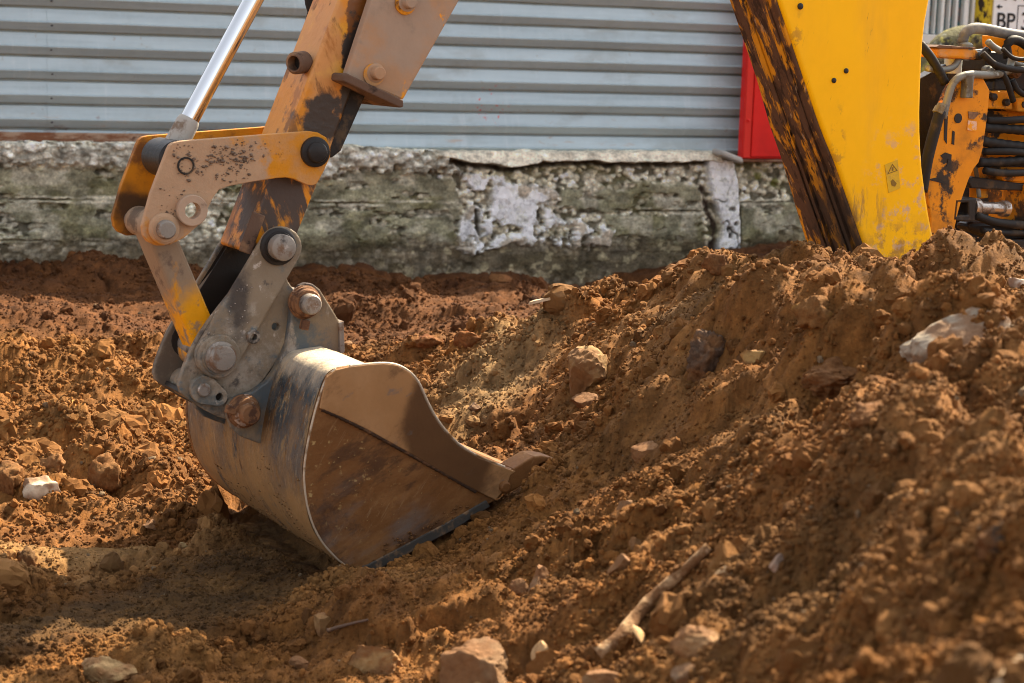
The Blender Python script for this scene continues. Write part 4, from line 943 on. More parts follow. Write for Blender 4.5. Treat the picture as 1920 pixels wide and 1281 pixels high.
lathe('latch_shaft', M(386, 736, .30) , (0, 1, 0), [(0, .031), (.150, .031)], hitch_m, hit)
lt = hull(circ((385, 732), 27, 20) + circ((409, 744), 18, 20))
lh = [tuple(M(412, 745, .262)[[0, 2]] + np.array([math.cos(a), math.sin(a)]) * .0085) for a in np.linspace(0, 2 * math.pi, 13)[:-1]]
plate('latch_plate', MZ(lt, .262), .262, .2795, hitch_m, hit, .003, holes=[lh])
lathe('latch_bolt', M(382, 731, .262), (0, -1, 0), [(0, .0145), (.005, .0145), (.007, .012), (.0071, 0)], pin_m, hit)
lathe('back_of_hole', M(412, 745, .28), (0, -1, 0), [(0, .010), (.001, .010), (.0011, 0)], dk_m, hit)
ring('grease_boss', M(469, 629, .28), (0, -1, 0), .0155, .0070, .024, pin_m, hit)
pin('hitch_pin', 521, 462, .264, [(-.235, .026), (.012, .028), (.034, .028), (.037, .027), (.0385, .024), (.0386, 0)], pin_m, mach, [(0, .0405), (.006, .0405), (.008, .038), (.0085, .033), (.012, .0315), (.0125, 0)], dk_m)
pin('hitch_pin', 409, 668, .264, [(-.235, .026), (.010, .034), (.020, .034), (.022, .0285), (.033, .0275), (.036, .025), (.0365, .022), (.0366, 0)], pin_m, mach, [(0, .047), (.006, .047), (.009, .044), (.0095, .039), (.014, .0385), (.0145, 0)], hitch_m)

# --- bucket
prof = [(690, 683), (655, 687), (630, 693), (614, 706), (603, 735), (592, 770), (580, 820), (572, 870), (571, 900), (576, 945), (588, 985), (606, 1018), (634, 1049), (658, 1067), (670, 1075), (684, 1071), (720, 1053), (800, 1008), (900, 955), (940, 932)]
cutter = [(952, 912), (958, 890), (972, 882), (946, 876), (925, 868), (900, 858), (862, 836), (833, 806), (812, 776), (797, 744), (786, 718), (770, 698), (745, 684), (720, 681)]
side = MZ(prof, 0)[0:1] + MZ(prof, 0)[1:] + MZ(cutter, 0)
bkt = plate('bucket', side, .0, .014, side_m, mach, .003)
plate('side_plate', side, W - .014, W, side_m, bkt, .003)
pf_ = chaikin(MZ(prof, 0), 2, False); NWd = 26
P2 = np.array(pf_); ws = np.linspace(.0145, W - .0145, NWd)
tg = np.gradient(P2, axis=0); tg /= np.linalg.norm(tg, axis=1)[:, None]; nr2 = np.stack([-tg[:, 1], tg[:, 0]], -1)
cen = P2.mean(0)
if ((P2 + nr2 * .01 - cen) ** 2).sum() > ((P2 - cen) ** 2).sum(): nr2 = -nr2          # points inwards
Vv = np.zeros((len(P2), NWd, 3)); gi, gw = np.meshgrid(np.arange(len(P2)), ws, indexing='ij')
dent = .006 * (fbm(gi * .09, gw * 7, 81, 3) - .5)
Vv[..., 0] = P2[:, None, 0] + nr2[:, None, 0] * dent; Vv[..., 1] = gw; Vv[..., 2] = P2[:, None, 1] + nr2[:, None, 1] * dent
sh = link('shell', grid_mesh(Vv.reshape(-1, 3), len(P2), NWd), shell_m, bkt)
inner = Vv + np.stack([nr2[:, 0], 0 * nr2[:, 0], nr2[:, 1]], -1)[:, None] * .012
cr = np.random.default_rng(77); cc = []
for _ in range(9000):
    i_, j_ = cr.integers(int(len(P2) * .42), len(P2) - 8), cr.integers(1, NWd - 1); p_ = Vv[i_, j_] + np.array([0, cr.uniform(-.014, .014), 0])
    if fbm(np.array([i_ * .06]), np.array([p_[1] * 9.]), 83, 3)[0] > .56: cc.append(p_)
cc = np.array(cc[:320]); RNG_s = cr.uniform(.0009, .0042, len(cc)) ** 1.0
mo = link('caked_mud', lumps(cc, RNG_s, np.array([.20, .105, .042]) * cr.uniform(.7, 1.3, (len(cc), 1)), 1), clod_m, bkt); mo['kind'] = 'stuff'
link('shell_lining', grid_mesh(inner.reshape(-1, 3), len(P2), NWd), side_m, bkt)
cutp = [(604, 745), (612, 708), (630, 694), (655, 688), (690, 684), (720, 682), (745, 685), (769, 699), (785, 719), (796, 745), (811, 777), (832, 807), (861, 837), (899, 859), (924, 869), (946, 877), (968, 884), (957, 892), (951, 912), (930, 938), (900, 924), (840, 892), (760, 845), (690, 806), (640, 782), (600, 766)]
plate('side_cutter', MZ(cutp, -.006), -.006, -.0006, cut_m, bkt, .002)
rim_m = mat('worn_rim', (.52, .42, .30), (dict(col=(.22, .12, .05), scale=20, lo=.50, hi=.62),), rough=.5, metal=.3)
tube('worn_rim', [L(x, y, -.001) for x, y in ((655, 687), (690, 683), (720, 681), (745, 684), (770, 698), (786, 718), (797, 744), (812, 776), (833, 806), (862, 836), (900, 858), (925, 868), (946, 876))], .0032, rim_m, bkt, 8)
tube('worn_rim', [L(x, y, .003) for x, y in ((630, 692), (613, 706), (602, 735), (591, 770), (579, 820), (571, 870), (570, 900), (575, 945), (587, 986), (605, 1019), (633, 1049), (659, 1067))], .0026, rim_m, bkt, 8)
weld_m = mat('weld_bead', (.050, .028, .016), (dict(col=(.13, .065, .03), scale=30, lo=.5, hi=.62),), rough=.8, bump=((160, .8, .004),))
tube('weld_bead', [L(x, y, -.002) for x, y in ((604, 768), (645, 786), (700, 814), (770, 853), (845, 895), (892, 922))], .0042, weld_m, bkt, 8, ridge=(.012, .12))

strp = [(668, 1066), (690, 1059), (760, 1022), (850, 974), (912, 938), (920, 950), (855, 992), (760, 1042), (690, 1079), (672, 1083)]
plate('wear_strip', MZ(strp, -.006), -.006, -.0007, edge_m, bkt, .003)
lathe('bolt', L(945, 912, -.006), (0, -1, 0), [(0, .013), (.008, .0125), (.012, .009), (.0125, 0)], side_m, bkt, 16)
plate('lip_plate', MZ([(880, 958), (985, 900), (992, 886), (975, 884), (900, 930), (872, 950)], 0), .0145, W - .0145, side_m, bkt, .003)
tooth = [(930, 925), (950, 896), (962, 878), (984, 864), (1000, 855), (1016, 854), (1036, 858), (1041, 863), (1020, 866), (1008, 872), (1006, 886), (996, 902), (975, 912), (950, 926)]
for k in (0, 4):
    w0 = -.004 + k * (W - .06) / 4
    plate('tooth', MZ(tooth, 0), w0 if k else -.004, w0 + .062, edge_m if k else side_m, bkt, .004)
ear = [(556, 545), (563, 536), (574, 531), (587, 533), (600, 543), (612, 562), (628, 588), (642, 612), (639, 690), (600, 760), (550, 820), (498, 836), (470, 826), (450, 818), (435, 802), (427, 782), (426, 764), (434, 750), (452, 742), (474, 735), (500, 716), (522, 685), (538, 645), (545, 600), (546, 562)]
ear_m = mat('ear_steel', (.085, .10, .105), (dict(col=(.20, .15, .095), scale=6, lo=.46, hi=.60, detail=11, nr=.72), dict(col=(.28, .20, .12), scale=5, lo=.45, hi=.6, stretch=(2, 1, .8), detail=9, sph=(L(490, 830, .25), .07), soft=.6), dict(col=(.05, .035, .03), sph=(L(565, 550, .25), .04), soft=.5, amp=.9), dict(col=(.30, .26, .21), scale=12, lo=.60, hi=.7, stretch=(1.5, 1, .7)), dict(col=(.06, .04, .03), scale=7, lo=.62, hi=.7)), rough=.5, metal=.2, bump=((50, .2, .005), (140, .3, .003)))
plate('ear', MZ(ear, .25), .25, .272, ear_m, bkt, .004)
plate('ear', MZ(ear, .25), .478, .50, ear_m, bkt, .004)
plate('ear_web', MZ([(636, 606), (645, 602), (647, 660), (638, 668)], .242), .242, .508, pin_m, bkt, .002)
plate('ear_pad', MZ([(498, 780), (510, 768), (530, 780), (516, 800)], .15), .12, .20, brown_m, bkt, .002) if False else None
for px, py, wv in ((569, 566, .25), (455, 770, .25)):
    pin('bucket_pin', px, py, wv, [(-.255, .0225), (.038, .0225), (.050, .0215), (.053, .019), (.0535, .003), (.0536, 0)], pin_m if px > 500 else rpin_m, bkt,
        [(0, .036), (.007, .037), (.009, .034), (.016, .034), (.018, .031), (.027, .0305), (.030, .028), (.0302, .0226)], rpin_m)
    c = M(px + 2, py + 5, wv); bx = box('retainer_lug', (-.010, -.034, -.052), (.008, -.016, -.030), rpin_m, bkt, .003); bx.data.transform(Matrix.Translation(Vector(c)) @ Matrix.Rotation(0.2 if px > 500 else 1.9, 4, 'Y'))

# crumbs of mud stuck to the metal
def crumbs(pts, wv, s0, s1, parent, tint, inside=None):
    if inside is not None:
        A = np.array(pts); A = A[poly_sdf(inside, A[:, 0], A[:, 1]) < -5]; pts = [tuple(q) for q in A]
    P = np.array([M(x, y, wv) for x, y in pts]); n = len(P)
    o = link('mud_crumbs', lumps(P, RNG.uniform(s0, s1, n), np.array(tint) * RNG.uniform(.7, 1.3, (n, 1)), 1), clod_m, parent); o['kind'] = 'stuff'
cl = []
while len(cl) < 420:
    x, y = RNG.normal(420, 48), RNG.normal(300, 26)
    if 325 < x < 540 and 262 < y < 345 and (y < 349 - .1 * abs(x - 430)): cl.append((x, y))
for _ in range(35): cl.append((RNG.uniform(300, 345), RNG.uniform(350, 420)))
cl = [q for q in cl if fbm(np.array([q[0] * .05]), np.array([q[1] * .05]), 88, 3)[0] > .40]
crumbs(cl[::3], .2615, .0022, .0058, lkn, (.20, .14, .10), lk); crumbs(cl[1::3] + cl[2::3], .2615, .0008, .0026, lkn, (.22, .15, .10), lk)
crumbs([(RNG.normal(440, 28), RNG.normal(590, 45)) for _ in range(60)], .2635, .0008, .0022, hit, (.42, .36, .30), up)
crumbs([(RNG.uniform(700, 900), 0) for _ in range(0)] + [(x, 1045 - (x - 690) * .5 + RNG.normal(0, 9)) for x in RNG.uniform(690, 880, 60)], -.002, .0015, .0045, bkt, (.17, .08, .03), prof + cutter)
crumbs([(RNG.uniform(610, 850), RNG.uniform(850, 1000)) for _ in range(60)], -.001, .0008, .002, bkt, (.30, .18, .07), prof + cutter)

# --- slew post, pipes and valve gear at the right
kp = plate('slew_post', MZ(chaikin([(1764, 205), (1782, 160), (1806, 140), (1858, 150), (1851, 228), (1840, 300), (1822, 322), (1800, 385), (1788, 440), (1800, 560), (1730, 560), (1748, 430), (1736, 340)], 1), .40), .40, .425, rear_m, mach, .004)
plate('slew_post', MZ(chaikin([(1764, 205), (1782, 160), (1806, 140), (1858, 150), (1851, 228), (1840, 300), (1822, 322), (1800, 385), (1788, 440), (1800, 560), (1730, 560), (1748, 430), (1736, 340)], 1), .40), .60, .625, rear_m, mach, .004)
lathe('post_hole', L(1796, 222, .40), (0, -1, 0), [(0, .013), (.002, .013), (.0022, 0)], dk_m, kp, 20)
plate('stain_plate', MZ([(1815, 209), (1834, 211), (1832, 217), (1825, 224), (1816, 222)], .399), .397, .3995, brown_m, kp, 0)
plate('faded_label', MZ([(1815, 226), (1831, 228), (1830, 246), (1813, 244)], .399), .3975, .3995, mat('faded_label', (.62, .42, .30), (dict(col=(.7, .3, .02), scale=60, lo=.45, hi=.6),), rough=.7), kp, 0)
for pl_ in ([(1771, 215), (1777, 218), (1775, 270), (1770, 262)], [(1786, 245), (1790, 247), (1789, 272), (1784, 270)], [(1763, 292), (1772, 286), (1784, 290), (1783, 308), (1775, 312), (1778, 298), (1768, 298)], [(1738, 337), (1760, 332), (1772, 342), (1774, 346), (1756, 341)]):
    plate('oil_smear', MZ(pl_, .399), .3982, .3996, dk_m, kp, 0)
plate('inner_frame', MZ([(1720, 150), (1775, 120), (1790, 200), (1760, 420), (1720, 440)], .52), .52, .56, dk_m, mach, .004)
tube('steel_pipe', [L(1768, 222, .385), L(1776, 185, .385), L(1788, 150, .385), L(1812, 139, .385), L(1850, 141, .39), L(1878, 139, .40), L(1893, 128, .41), L(1898, 108, .42)], .0105, pipe_m, mach, 14)
lathe('pipe_nut', L(1758, 214, .385), M(1776, 186, .385) - M(1760, 214, .385), [(0, .0125), (.001, .0165), (.018, .0165), (.019, .0145), (.028, .0145), (.028, 0)], pipe_m, mach, 6, False)
tube('hose', [L(1763, 208, .385), L(1752, 245, .385), L(1738, 300, .385), L(1728, 360, .385)], .0155, rub, mach, 14)
plate('pipe_bracket', MZ([(1807, 143), (1826, 140), (1823, 158), (1822, 184), (1808, 184), (1810, 156)], .382), .376, .3995, pipe_m, mach, .003)
tube('hose', [L(1804, 82, .46), L(1808, 62, .46), L(1824, 52, .46), L(1850, 55, .46), L(1890, 64, .46), L(1960, 74, .46)], .015, mat('wrapped_hose', (.10, .10, .095), (dict(col=(.20, .205, .19), scale=9, lo=.5, hi=.65),), rough=.6, spec=.25), mach, 14)
lathe('hose_fitting', L(1810, 92, .45), (0, 0, 1), [(-.03, .012), (-.004, .012), (-.003, .020), (.012, .020), (.016, .015), (.02, 0)], pipe_m, mach, 16)
plate('valve_plate', MZ([(1754, 92), (1760, 86), (1826, 92), (1832, 100), (1826, 112), (1756, 108)], .44), .43, .52, org, mach, .006)
plate('valve_plate', MZ([(1752, 88), (1760, 84), (1828, 89), (1828, 92), (1756, 91)], .43), .425, .53, brown_m, mach, .003)
tube('valve_lever', [L(1826, 105, .44), L(1842, 104, .44), L(1852, 94, .44)], .012, dk_m, mach)
tube('hose', [L(1724, 82, .43), L(1744, 105, .42), L(1760, 132, .41), L(1772, 156, .41)], .0125, rub, mach)
tube('hose', [L(1738, 128, .42), L(1760, 132, .43), L(1788, 128, .44), L(1798, 110, .45)], .009, pipe_m, mach)
lathe('filter', L(1786, 138, .52), (0, 0, 1), [(0, .024), (.05, .024), (.054, .02), (.055, 0)], mat('pale_plastic', (.52, .56, .50), rough=.5), mach, 20)
tube('hose', [L(1852, 78, .42), L(1862, 88, .42), L(1876, 96, .43)], .009, pipe_m, mach)
tube('hose', [L(1890, 108, .44), L(1886, 84, .44), L(1900, 72, .44), L(1925, 84, .45), L(1945, 110, .46)], .013, rub, mach)
tube('hose', [L(1892, 110, .42), L(1905, 120, .42), L(1930, 124, .42), L(1970, 122, .42)], .006, pipe_m, mach)
tube('hose', [L(1880, 92, .40), L(1900, 112, .40), L(1935, 110, .40)], .006, rub, mach)
plate('valve_block', MZ([(1836, 96), (1884, 98), (1890, 150), (1845, 150), (1838, 130)], .50), .48, .60, dk_m, mach, .006)
plate('valve_block', MZ([(1900, 118), (1960, 118), (1960, 170), (1862, 172), (1866, 150), (1895, 146)], .47), .47, .60, dk_m, mach, .006)
plate('valve_cover', MZ([(1858, 66), (1925, 80), (1925, 110), (1860, 106)], .62), .62, .66, rear_m, mach, .004)
for k in range(4): lathe('spool_cap', L(1846 + 17 * k, 132 + 6 * (k % 2), .47), (0, -1, 0), [(0, .013), (.02, .013), (.024, .008), (.03, .008), (.031, 0)], brown_m if k % 2 else pipe_m, mach, 12)
hz = [(1850, 226, 1960, 218, .010), (1842, 240, 1965, 252, .013), (1838, 264, 1960, 277, .014), (1844, 284, 1960, 292, .010), (1834, 305, 1960, 294, .013)]
for i, (xa, ya, xb, yb, r) in enumerate(hz):
    tube('hose', [L(xa, ya, .42), L((xa + xb) / 2, (ya + yb) / 2 + 4 * (-1) ** i, .40 + .01 * (i % 3)), L(xb, yb, .42)], r, rub, mach, 12, ridge=(.03, .08) if i in (1, 2, 4) else None)
for i, (pa, pb, pc, r_) in enumerate((((1842, 100), (1870, 128), (1960, 134), .009), ((1862, 120), (1884, 140), (1900, 190), .008), ((1898, 150), (1912, 178), (1960, 184), .008), ((1846, 320), (1880, 326), (1960, 322), .010), ((1830, 404), (1870, 420), (1960, 424), .012), ((1842, 432), (1890, 438), (1960, 436), .009))):
    tube('hose', [L(*pa, .405), L(*pb, .39 + .004 * i), L(*pc, .41)], r_, rub, mach, 10)
plate('frame_block', MZ([(1852, 172), (1896, 170), (1900, 206), (1850, 204)], .44), .44, .50, rear_m, mach, .004)
plate('frame_block', MZ([(1906, 184), (1990, 182), (1990, 212), (1908, 210)], .43), .43, .50, rear_m, mach, .004)
for bx_, by_ in ((1862, 182), (1886, 192), (1918, 196)): lathe('frame_bolt', L(bx_, by_, .435), (0, -1, 0), [(-.01, .010), (.008, .010), (.010, .007), (.0101, 0)], dk_m, mach, 8)
plate('rear_frame', MZ([(1848, 168), (1990, 165), (1990, 345), (1868, 340), (1840, 312)], .50), .50, .54, rear_m, mach, .005)
for y in (196, 232, 300): plate('frame_slot', MZ([(1852, y), (1950, y + 4), (1950, y + 14), (1850, y + 12)], .499), .495, .4995, dk_m, mach, 0)
plate('rear_frame', MZ([(1864, 322), (1990, 322), (1990, 346), (1868, 338)], .47), .44, .50, rear_m, mach, .004)
plate('rear_frame', MZ([(1818, 314), (1842, 313), (1840, 370), (1816, 372)], .50), .47, .50, rear_m, mach, .004)
tube('bleed_pipe', [L(1829, 312, .45), L(1833, 345, .45), L(1836, 370, .45)], .006, pipe_m, mach)
plate('black_frame', MZ([(1808, 342), (1815, 330), (1850, 335), (1912, 344), (1985, 348), (1985, 360), (1880, 356), (1812, 352)], .46), .44, .49, dk_m, mach, .004)
plate('clamp_frame', MZ([(1791, 373), (1832, 371), (1830, 416), (1786, 414)], .40), .40, .46, dk_m, mach, .004, holes=[MZ([(1798, 381), (1816, 380), (1816, 403), (1795, 404)], .40)])
plate('clamp_back', MZ([(1791, 373), (1832, 371), (1830, 416), (1786, 414)], .47), .47, .49, rear_m, mach, .004)
ca, cb = M(1822, 388, .42), M(1914, 393, .42)
lathe('slew_rod', ca, cb - ca, [(0, .0), (0, .024), (.02, .024), (.021, .0165), (.105, .0165), (.106, .022), (.125, .022), (.125, 0)], mat('dull_rod', (.42, .38, .34), (dict(col=(.12, .08, .05), scale=18, lo=.5, hi=.65, rough=.7),), rough=.3, metal=.9), mach, 28)
plate('rear_frame', MZ([(1908, 345), (1990, 350), (1990, 452), (1906, 440)], .46), .43, .52, rear_m, mach, .005)
plate('black_frame', MZ([(1800, 416), (1912, 410), (1912, 450), (1870, 458), (1830, 440), (1800, 430)], .50), .46, .52, dk_m, mach, .01)
plate('black_frame', MZ([(1868, 446), (1990, 448), (1990, 462), (1920, 475), (1884, 470)], .45), .42, .50, dk_m, mach, .006)
plate('rear_frame', MZ([(1870, 446), (1888, 450), (1896, 520), (1872, 520)], .52), .50, .54, rear_m, mach, .004)
plate('rear_frame', MZ([(1906, 476), (1990, 470), (1990, 580), (1910, 560)], .53), .50, .56, rear_m, mach, .004)
plate('rear_shield', MZ([(1780, 100), (2100, 60), (2100, 640), (1780, 620)], .80), .80, .82, dk_m, mach, .004)
plate('rear_frame', MZ([(1990, 60), (2080, 60), (2080, 640), (1990, 640)], .40), .40, .70, rear_m, mach, .01)

# ================================================================== STONES, STICKS AND SCRAPS ON THE SOIL
def hit_soil(px, py):
    d = ray(px, py); t = np.linspace(1.2, 9.5, 4000); P = CAM[None] + d[None] * t[:, None]
    z, _ = soil(P[:, 0], P[:, 1]); k = np.argmax(P[:, 2] <= z); return P[k], t[k]
stone_ms = {}
def stone(px, py, wpx, hpx, tint, label, seed, name='stone', cat='stone', depth=.8, sharp=.55, tilt=0., sink=.48, dist=None):
    """a broken stone wpx wide and hpx tall in the photo, bedded into the soil at that spot"""
    global RNG
    p, D_ = hit_soil(px, py + hpx * .30)
    rx, rz = wpx / 2 * D_ / F, hpx / 2 * D_ / F
    R2 = np.random.default_rng(seed); v, f = icosphere(5 if wpx > 80 else 4); v = v.copy()
    earthy = cat == 'clod'
    for _ in range(11 if not earthy else 7):
        n = R2.normal(size=3); n /= np.linalg.norm(n); d = R2.uniform(.45, .8)
        v -= np.maximum(v @ n - d, 0)[:, None] * n[None] * (.97 if not earthy else .8)
    v /= np.abs(v).max(0)
    def f3d(q, k, oc): return (fbm(q[:, 0] * k + seed, q[:, 1] * k + q[:, 2] * k * .7, seed, oc, .6) + fbm(q[:, 2] * k + 3.3, q[:, 0] * k * .8 - q[:, 1] * k * .6 + seed, seed + 7, oc, .6)) - 1.0
    v *= (1 + (.55 if earthy else .26) * f3d(v, 2.4, 6) + (.22 if earthy else .09) * f3d(v, 8., 3))[:, None]
    v *= np.array([rx, max(rx, rz) * depth, rz])
    ct, s_ = math.cos(tilt), math.sin(tilt); v[:, [0, 2]] = np.stack([v[:, 0] * ct - v[:, 2] * s_, v[:, 0] * s_ + v[:, 2] * ct], -1)
    a = -YAW; v[:, [0, 1]] = np.stack([v[:, 0] * math.cos(a) - v[:, 1] * math.sin(a), v[:, 0] * math.sin(a) + v[:, 1] * math.cos(a)], -1)
    me = mesh(v, [tuple(int(i) for i in q) for q in f]); t3 = np.array(tint) * np.array([.85, .80, .72])
    soilc = np.array([.18, .080, .028]); mk = sstep(.38, .58, fbm(v[:, 0] * 30 + seed, v[:, 2] * 30 + v[:, 1] * 20, seed, 4) + .18 * (v[:, 2] < -.2 * rz))
    put_tint(me, t3[None] * (1 - mk[:, None] * .8) + soilc[None] * mk[:, None] * .8)
    o = link(name, me, stone_m if not earthy else clod_m, None, True)
    if not earthy: me.set_sharp_from_angle(angle=math.radians(40))
    o.location = (p[0], p[1], p[2] + rz * (.6 - sink))
    return tag(o, label, cat, 'clods of earth on the dug ground' if earthy else 'stones lying in the soil')
stone_m = attr_mat('stone', fine=60, amt=.25, bump=((40, .5, .01), (150, .5, .004)), rough=.85, spec=.25)
stone(82, 905, 76, 66, (.62, .55, .44), 'white broken stone on the lit soil at the left side', 3, tilt=.35)
stone(1098, 680, 100, 118, (.36, .23, .10), 'large tan stone half buried in the slope of the heap', 8, sharp=.5, tilt=-.2)
stone(1100, 748, 62, 44, (.20, .11, .05), 'small flat brown stone just below the large tan stone', 9)
stone(205, 1250, 108, 82, (.40, .27, .13), 'yellowish stone on the ridge at bottom left', 12, tilt=-.2)
stone(708, 1225, 130, 95, (.34, .20, .08), 'rounded ochre stone near the bottom centre', 15, tilt=.25)
stone(905, 1230, 150, 110, (.24, .14, .07), 'long brown stone with a pale ridge at the bottom edge', 18, tilt=.45, sharp=.6)
stone(1012, 1080, 46, 82, (.27, .16, .085), 'upright brown stone below the bucket tooth', 21, tilt=.1)
stone(975, 1095, 42, 48, (.22, .115, .05), 'small round clod touching the upright brown stone', 22)
stone(1318, 1192, 110, 84, (.30, .18, .085), 'knobbly earth covered stone right of the root', 25)
stone(1292, 1256, 66, 56, (.26, .23, .17), 'greyish stone under the knobbly earth covered stone', 27)
stone(1362, 1066, 52, 34, (.42, .28, .15), 'pale flat stone right of the root end', 31, tilt=-.3)
stone(1457, 1056, 28, 40, (.98, .95, .92), 'bright white chip on the front of the heap', 33, tilt=-.3, sink=.1)
stone(1790, 608, 255, 140, (.37, .32, .255), 'big pale grey concrete lump on top of the heap', 36, name='concrete_lump', cat='concrete', depth=.5, sharp=.5, tilt=.15, sink=.62)
stone(1420, 660, 60, 52, (.38, .24, .09), 'tan stone beside the dark clod on the heap', 38)
stone(1330, 650, 96, 120, (.13, .085, .06), 'dark grey brown clod of earth in the middle of the heap', 41, name='earth_clod', cat='clod')
stone(1560, 690, 140, 80, (.20, .10, .045), 'broad brown clod of earth on the upper heap', 44, name='earth_clod', cat='clod')
stone(1350, 488, 66, 48, (.19, .09, .04), 'rounded brown clod on the crest before the wall', 47, name='earth_clod', cat='clod')
stone(1530, 575, 80, 76, (.26, .14, .035), 'ochre yellow clod of earth near the crest', 50, name='earth_clod', cat='clod')
stone(1875, 1000, 90, 84, (.085, .06, .045), 'blurred dark clod at the right edge', 53, name='earth_clod', cat='clod')
stone(195, 870, 72, 98, (.24, .125, .05), 'tall brown clod of earth left of the bucket', 56, name='earth_clod', cat='clod')
stone(100, 862, 52, 56, (.29, .155, .065), 'roundish brown clod above the white stone', 59, name='earth_clod', cat='clod')
stone(14, 880, 56, 70, (.24, .125, .05), 'brown clod cut by the left edge', 62, name='earth_clod', cat='clod')
stone(46, 1040, 40, 56, (.17, .10, .05), 'dark clod on the pale trodden strip at left', 65, name='earth_clod', cat='clod')
stone(8, 1082, 26, 40, (.30, .20, .11), 'brown stone at the left edge below the dark clod', 68)
stone(285, 978, 40, 22, (.42, .28, .17), 'small flat pinkish stone on the soil by the bucket', 71)
stone(345, 1020, 22, 14, (.60, .48, .24), 'tiny pale yellow stone on the ground left of the bucket heel', 74)
stone(200, 796, 38, 16, (.66, .56, .42), 'pale chip of stone lying left of the quick hitch', 77)
stone(888, 760, 26, 22, (.22, .22, .20), 'small grey stone right of the side cutter', 80)
stone(1195, 1015, 48, 36, (.26, .155, .065), 'smooth brown stone on the front slope of the heap', 83)
stone(1165, 1050, 60, 46, (.24, .15, .075), 'wide dusty stone under the smooth brown stone', 86)
stone(1215, 840, 64, 40, (.25, .13, .055), 'flat brown stone in the hollow of the heap', 89)
stone(560, 1240, 40, 34, (.22, .12, .06), 'small dark stone on the ridge left of the ochre stone', 92)
stone(605, 1160, 40, 44, (.27, .15, .06), 'small brown stone on the ridge under the bucket', 95)
stone(1175, 945, 36, 34, (.40, .28, .17), 'pale dusty pebble right of the tooth', 98)
stone(1130, 1262, 110, 70, (.26, .155, .075), 'brown stone at the bottom edge under the root', 101)
stone(930, 1275, 90, 50, (.33, .20, .09), 'ochre stone cut by the bottom edge', 104)
stone(1640, 770, 90, 60, (.19, .10, .05), 'blurred brown clod in the right part of the heap', 107, name='earth_clod', cat='clod')
stone(1905, 527, 40, 34, (.75, .72, .64), 'white lump at the right edge beneath the machine', 110, name='white_lump', cat='stone')
stone(650, 640, 26, 18, (.30, .19, .1), 'small stone lying behind the bucket on red soil', 113)
stone(800, 632, 60, 40, (.16, .06, .022), 'dark red clod behind the bucket', 116, name='earth_clod', cat='clod')
stone(880, 630, 70, 56, (.19, .07, .025), 'larger red clod in the shade behind the bucket', 119, name='earth_clod', cat='clod')
stone(935, 522, 60, 26, (.25, .11, .045), 'red brown clod on the soil bank at the wall', 122, name='earth_clod', cat='clod')

wood = mat('dry_wood', (.42, .29, .17), (dict(col=(.20, .11, .05), scale=14, lo=.5, hi=.62), dict(col=(.55, .42, .28), scale=10, lo=.55, hi=.7)), rough=.85, bump=((40, .6, .006), (150, .5, .003)))
root_m = mat('root_bark', (.40, .25, .125), (dict(col=(.16, .075, .028), scale=22, lo=.46, hi=.58), dict(col=(.46, .31, .18), scale=16, lo=.56, hi=.68)), rough=.9, bump=((60, .8, .008), (170, .6, .004)))
def lying(name, pts, r, m, label, cat, lift=.6, taper=.5, leg=None):
    P = []
    for px, py in pts: p, _ = hit_soil(px, py); P.append(p)
    P = np.array(P); 
    for i in range(len(P)): P[i, 2] = soil_z(P[i, 0], P[i, 1])
    t = np.linspace(0, 1, len(P)); ln = np.polyfit(t, P[:, 2], 1); P[:, 2] = .35 * P[:, 2] + .65 * np.polyval(ln, t) + r * lift
    o0 = P[0].copy(); pts_ = [q - o0 for q in P]
    o = tube(name, pts_, r, m, None, 12); n = len(o.data.vertices) // 12
    V_ = np.array([v.co[:] for v in o.data.vertices]).reshape(n, 12, 3); c = V_.mean(1, keepdims=True)
    k_ = (np.linspace(1, 1 - taper, n) * (1 + .5 * (fbm(np.arange(n) * .22, np.zeros(n), 5, 3) - .5)))[:, None, None]
    kk = 1 + .35 * (fbm(np.arange(n)[:, None] * .5 + np.zeros((1, 12)), np.zeros((n, 1)) + np.arange(12)[None] * .6, 6, 2) - .5)
    V_ = c + (V_ - c) * k_ * kk[..., None]; o.data.vertices.foreach_set('co', V_.astype(np.float32).ravel()); o.location = o0
    return tag(o, label, cat)
lying('root', [(1120, 1225), (1160, 1212), (1190, 1180), (1220, 1142), (1262, 1098), (1300, 1058), (1330, 1030)], .0128, root_m, 'knotty tan root lying across the front of the heap', 'root', .5, .35)
lying('stick', [(1870, 1300), (1895, 1270), (1930, 1240), (1970, 1215)], .006, wood, 'pale blurred stick in the bottom right corner', 'stick', 1., .3)
lying('twig', [(615, 1188), (650, 1178), (690, 1168)], .0035, brown_m, 'thin dark twig on the ridge below the bucket', 'twig', 1., .4)
tw = M(1862, 446, .2); tb = M(1905, 540, .15)
so_ = tube('stick', [np.zeros(3), (tb - tw) * .5 + np.array([0, 0, .004]), tb - tw], .0055, wood, None, 10)
so_.location = P0 + HX * tw[0] + AX * tw[1] + np.array([0, 0, tw[2]]); so_.rotation_euler = (0, 0, PHI)
tag(so_, 'thin leaning stick standing on the crest below the black hoses', 'stick')
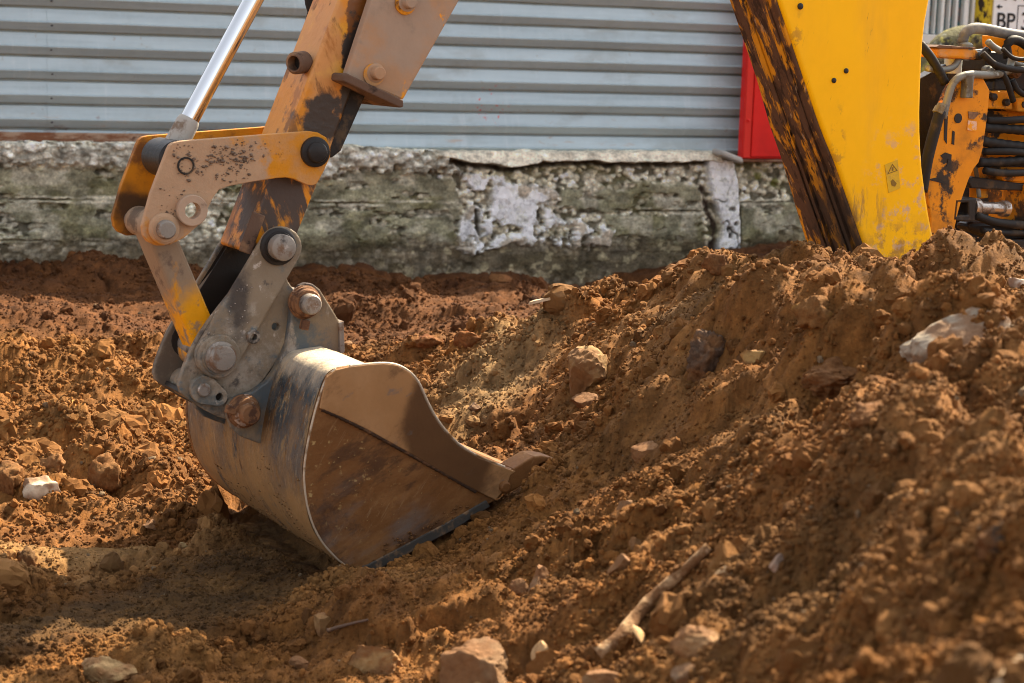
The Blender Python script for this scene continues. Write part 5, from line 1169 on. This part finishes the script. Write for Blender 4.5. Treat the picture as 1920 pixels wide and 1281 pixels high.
# chip of board and dry leaves
p, D_ = hit_soil(1040, 580)
ch = mesh([(-.075, -.03, 0), (-.02, -.045, .012), (.02, -.035, .02), (.075, .03, .05), (.06, .05, .055), (.0, .03, .03), (-.06, .0, .012),
           (-.075, -.03, .008), (-.02, -.045, .020), (.02, -.035, .028), (.075, .03, .058), (.06, .05, .063), (.0, .03, .038), (-.06, .0, .020)],
          [(6, 5, 4, 3, 2, 1, 0), (7, 8, 9, 10, 11, 12, 13)] + [(i, (i + 1) % 7, (i + 1) % 7 + 7, i + 7) for i in range(7)])
wc = link('wood_chip', fix_normals(ch), mat('pale_board', (.50, .40, .27), (dict(col=(.35, .24, .14), scale=12, lo=.5, hi=.65, stretch=(1, 4, 1)),), rough=.8), None)
wc.location = (p[0], p[1], p[2] + .005); wc.rotation_euler = (-.25, 0, -YAW); wc.scale = (1, 1.4, 1); tag(wc, 'pale splintered board chip lying on the red soil near the wall', 'wood chip')
leafm = mat('dry_leaf', (.45, .28, .13), (dict(col=(.25, .14, .06), scale=30, lo=.5, hi=.65),), rough=.7)
def leaf(px, py, s, rz, tilt, label):
    p, D_ = hit_soil(px, py); rows = []
    for i, t in enumerate(np.linspace(0, 1, 7)):
        wd = .34 * math.sin(math.pi * min(.98, t * .92 + .06)) ** .8
        rows += [(-wd * s, t * s, .12 * s * (1 - 0) * wd * 3), (0, t * s, .0 + .10 * s * t * t), (wd * s, t * s, .12 * s * wd * 3)]
    f = []
    for i in range(6):
        for k in range(2): f.append((i * 3 + k, i * 3 + k + 1, i * 3 + k + 4, i * 3 + k + 3))
    o = link('leaf', mesh(rows, f), leafm, None, True); o.location = (p[0], p[1], p[2] + .006); o.rotation_euler = (tilt, 0, rz)
    sl_ = o.modifiers.new('gauge', 'SOLIDIFY'); sl_.thickness = .0008; return tag(o, label, 'leaf')
leaf(1205, 1215, .032, .5, .9, 'curled dry leaf leaning on the root')
leaf(1012, 1262, .045, -.5, 1.1, 'upright curled dry leaf at the bottom edge')
for o in bpy.data.objects:
    if o.type == 'MESH' and o.name.startswith(('metal_wall',)): pass
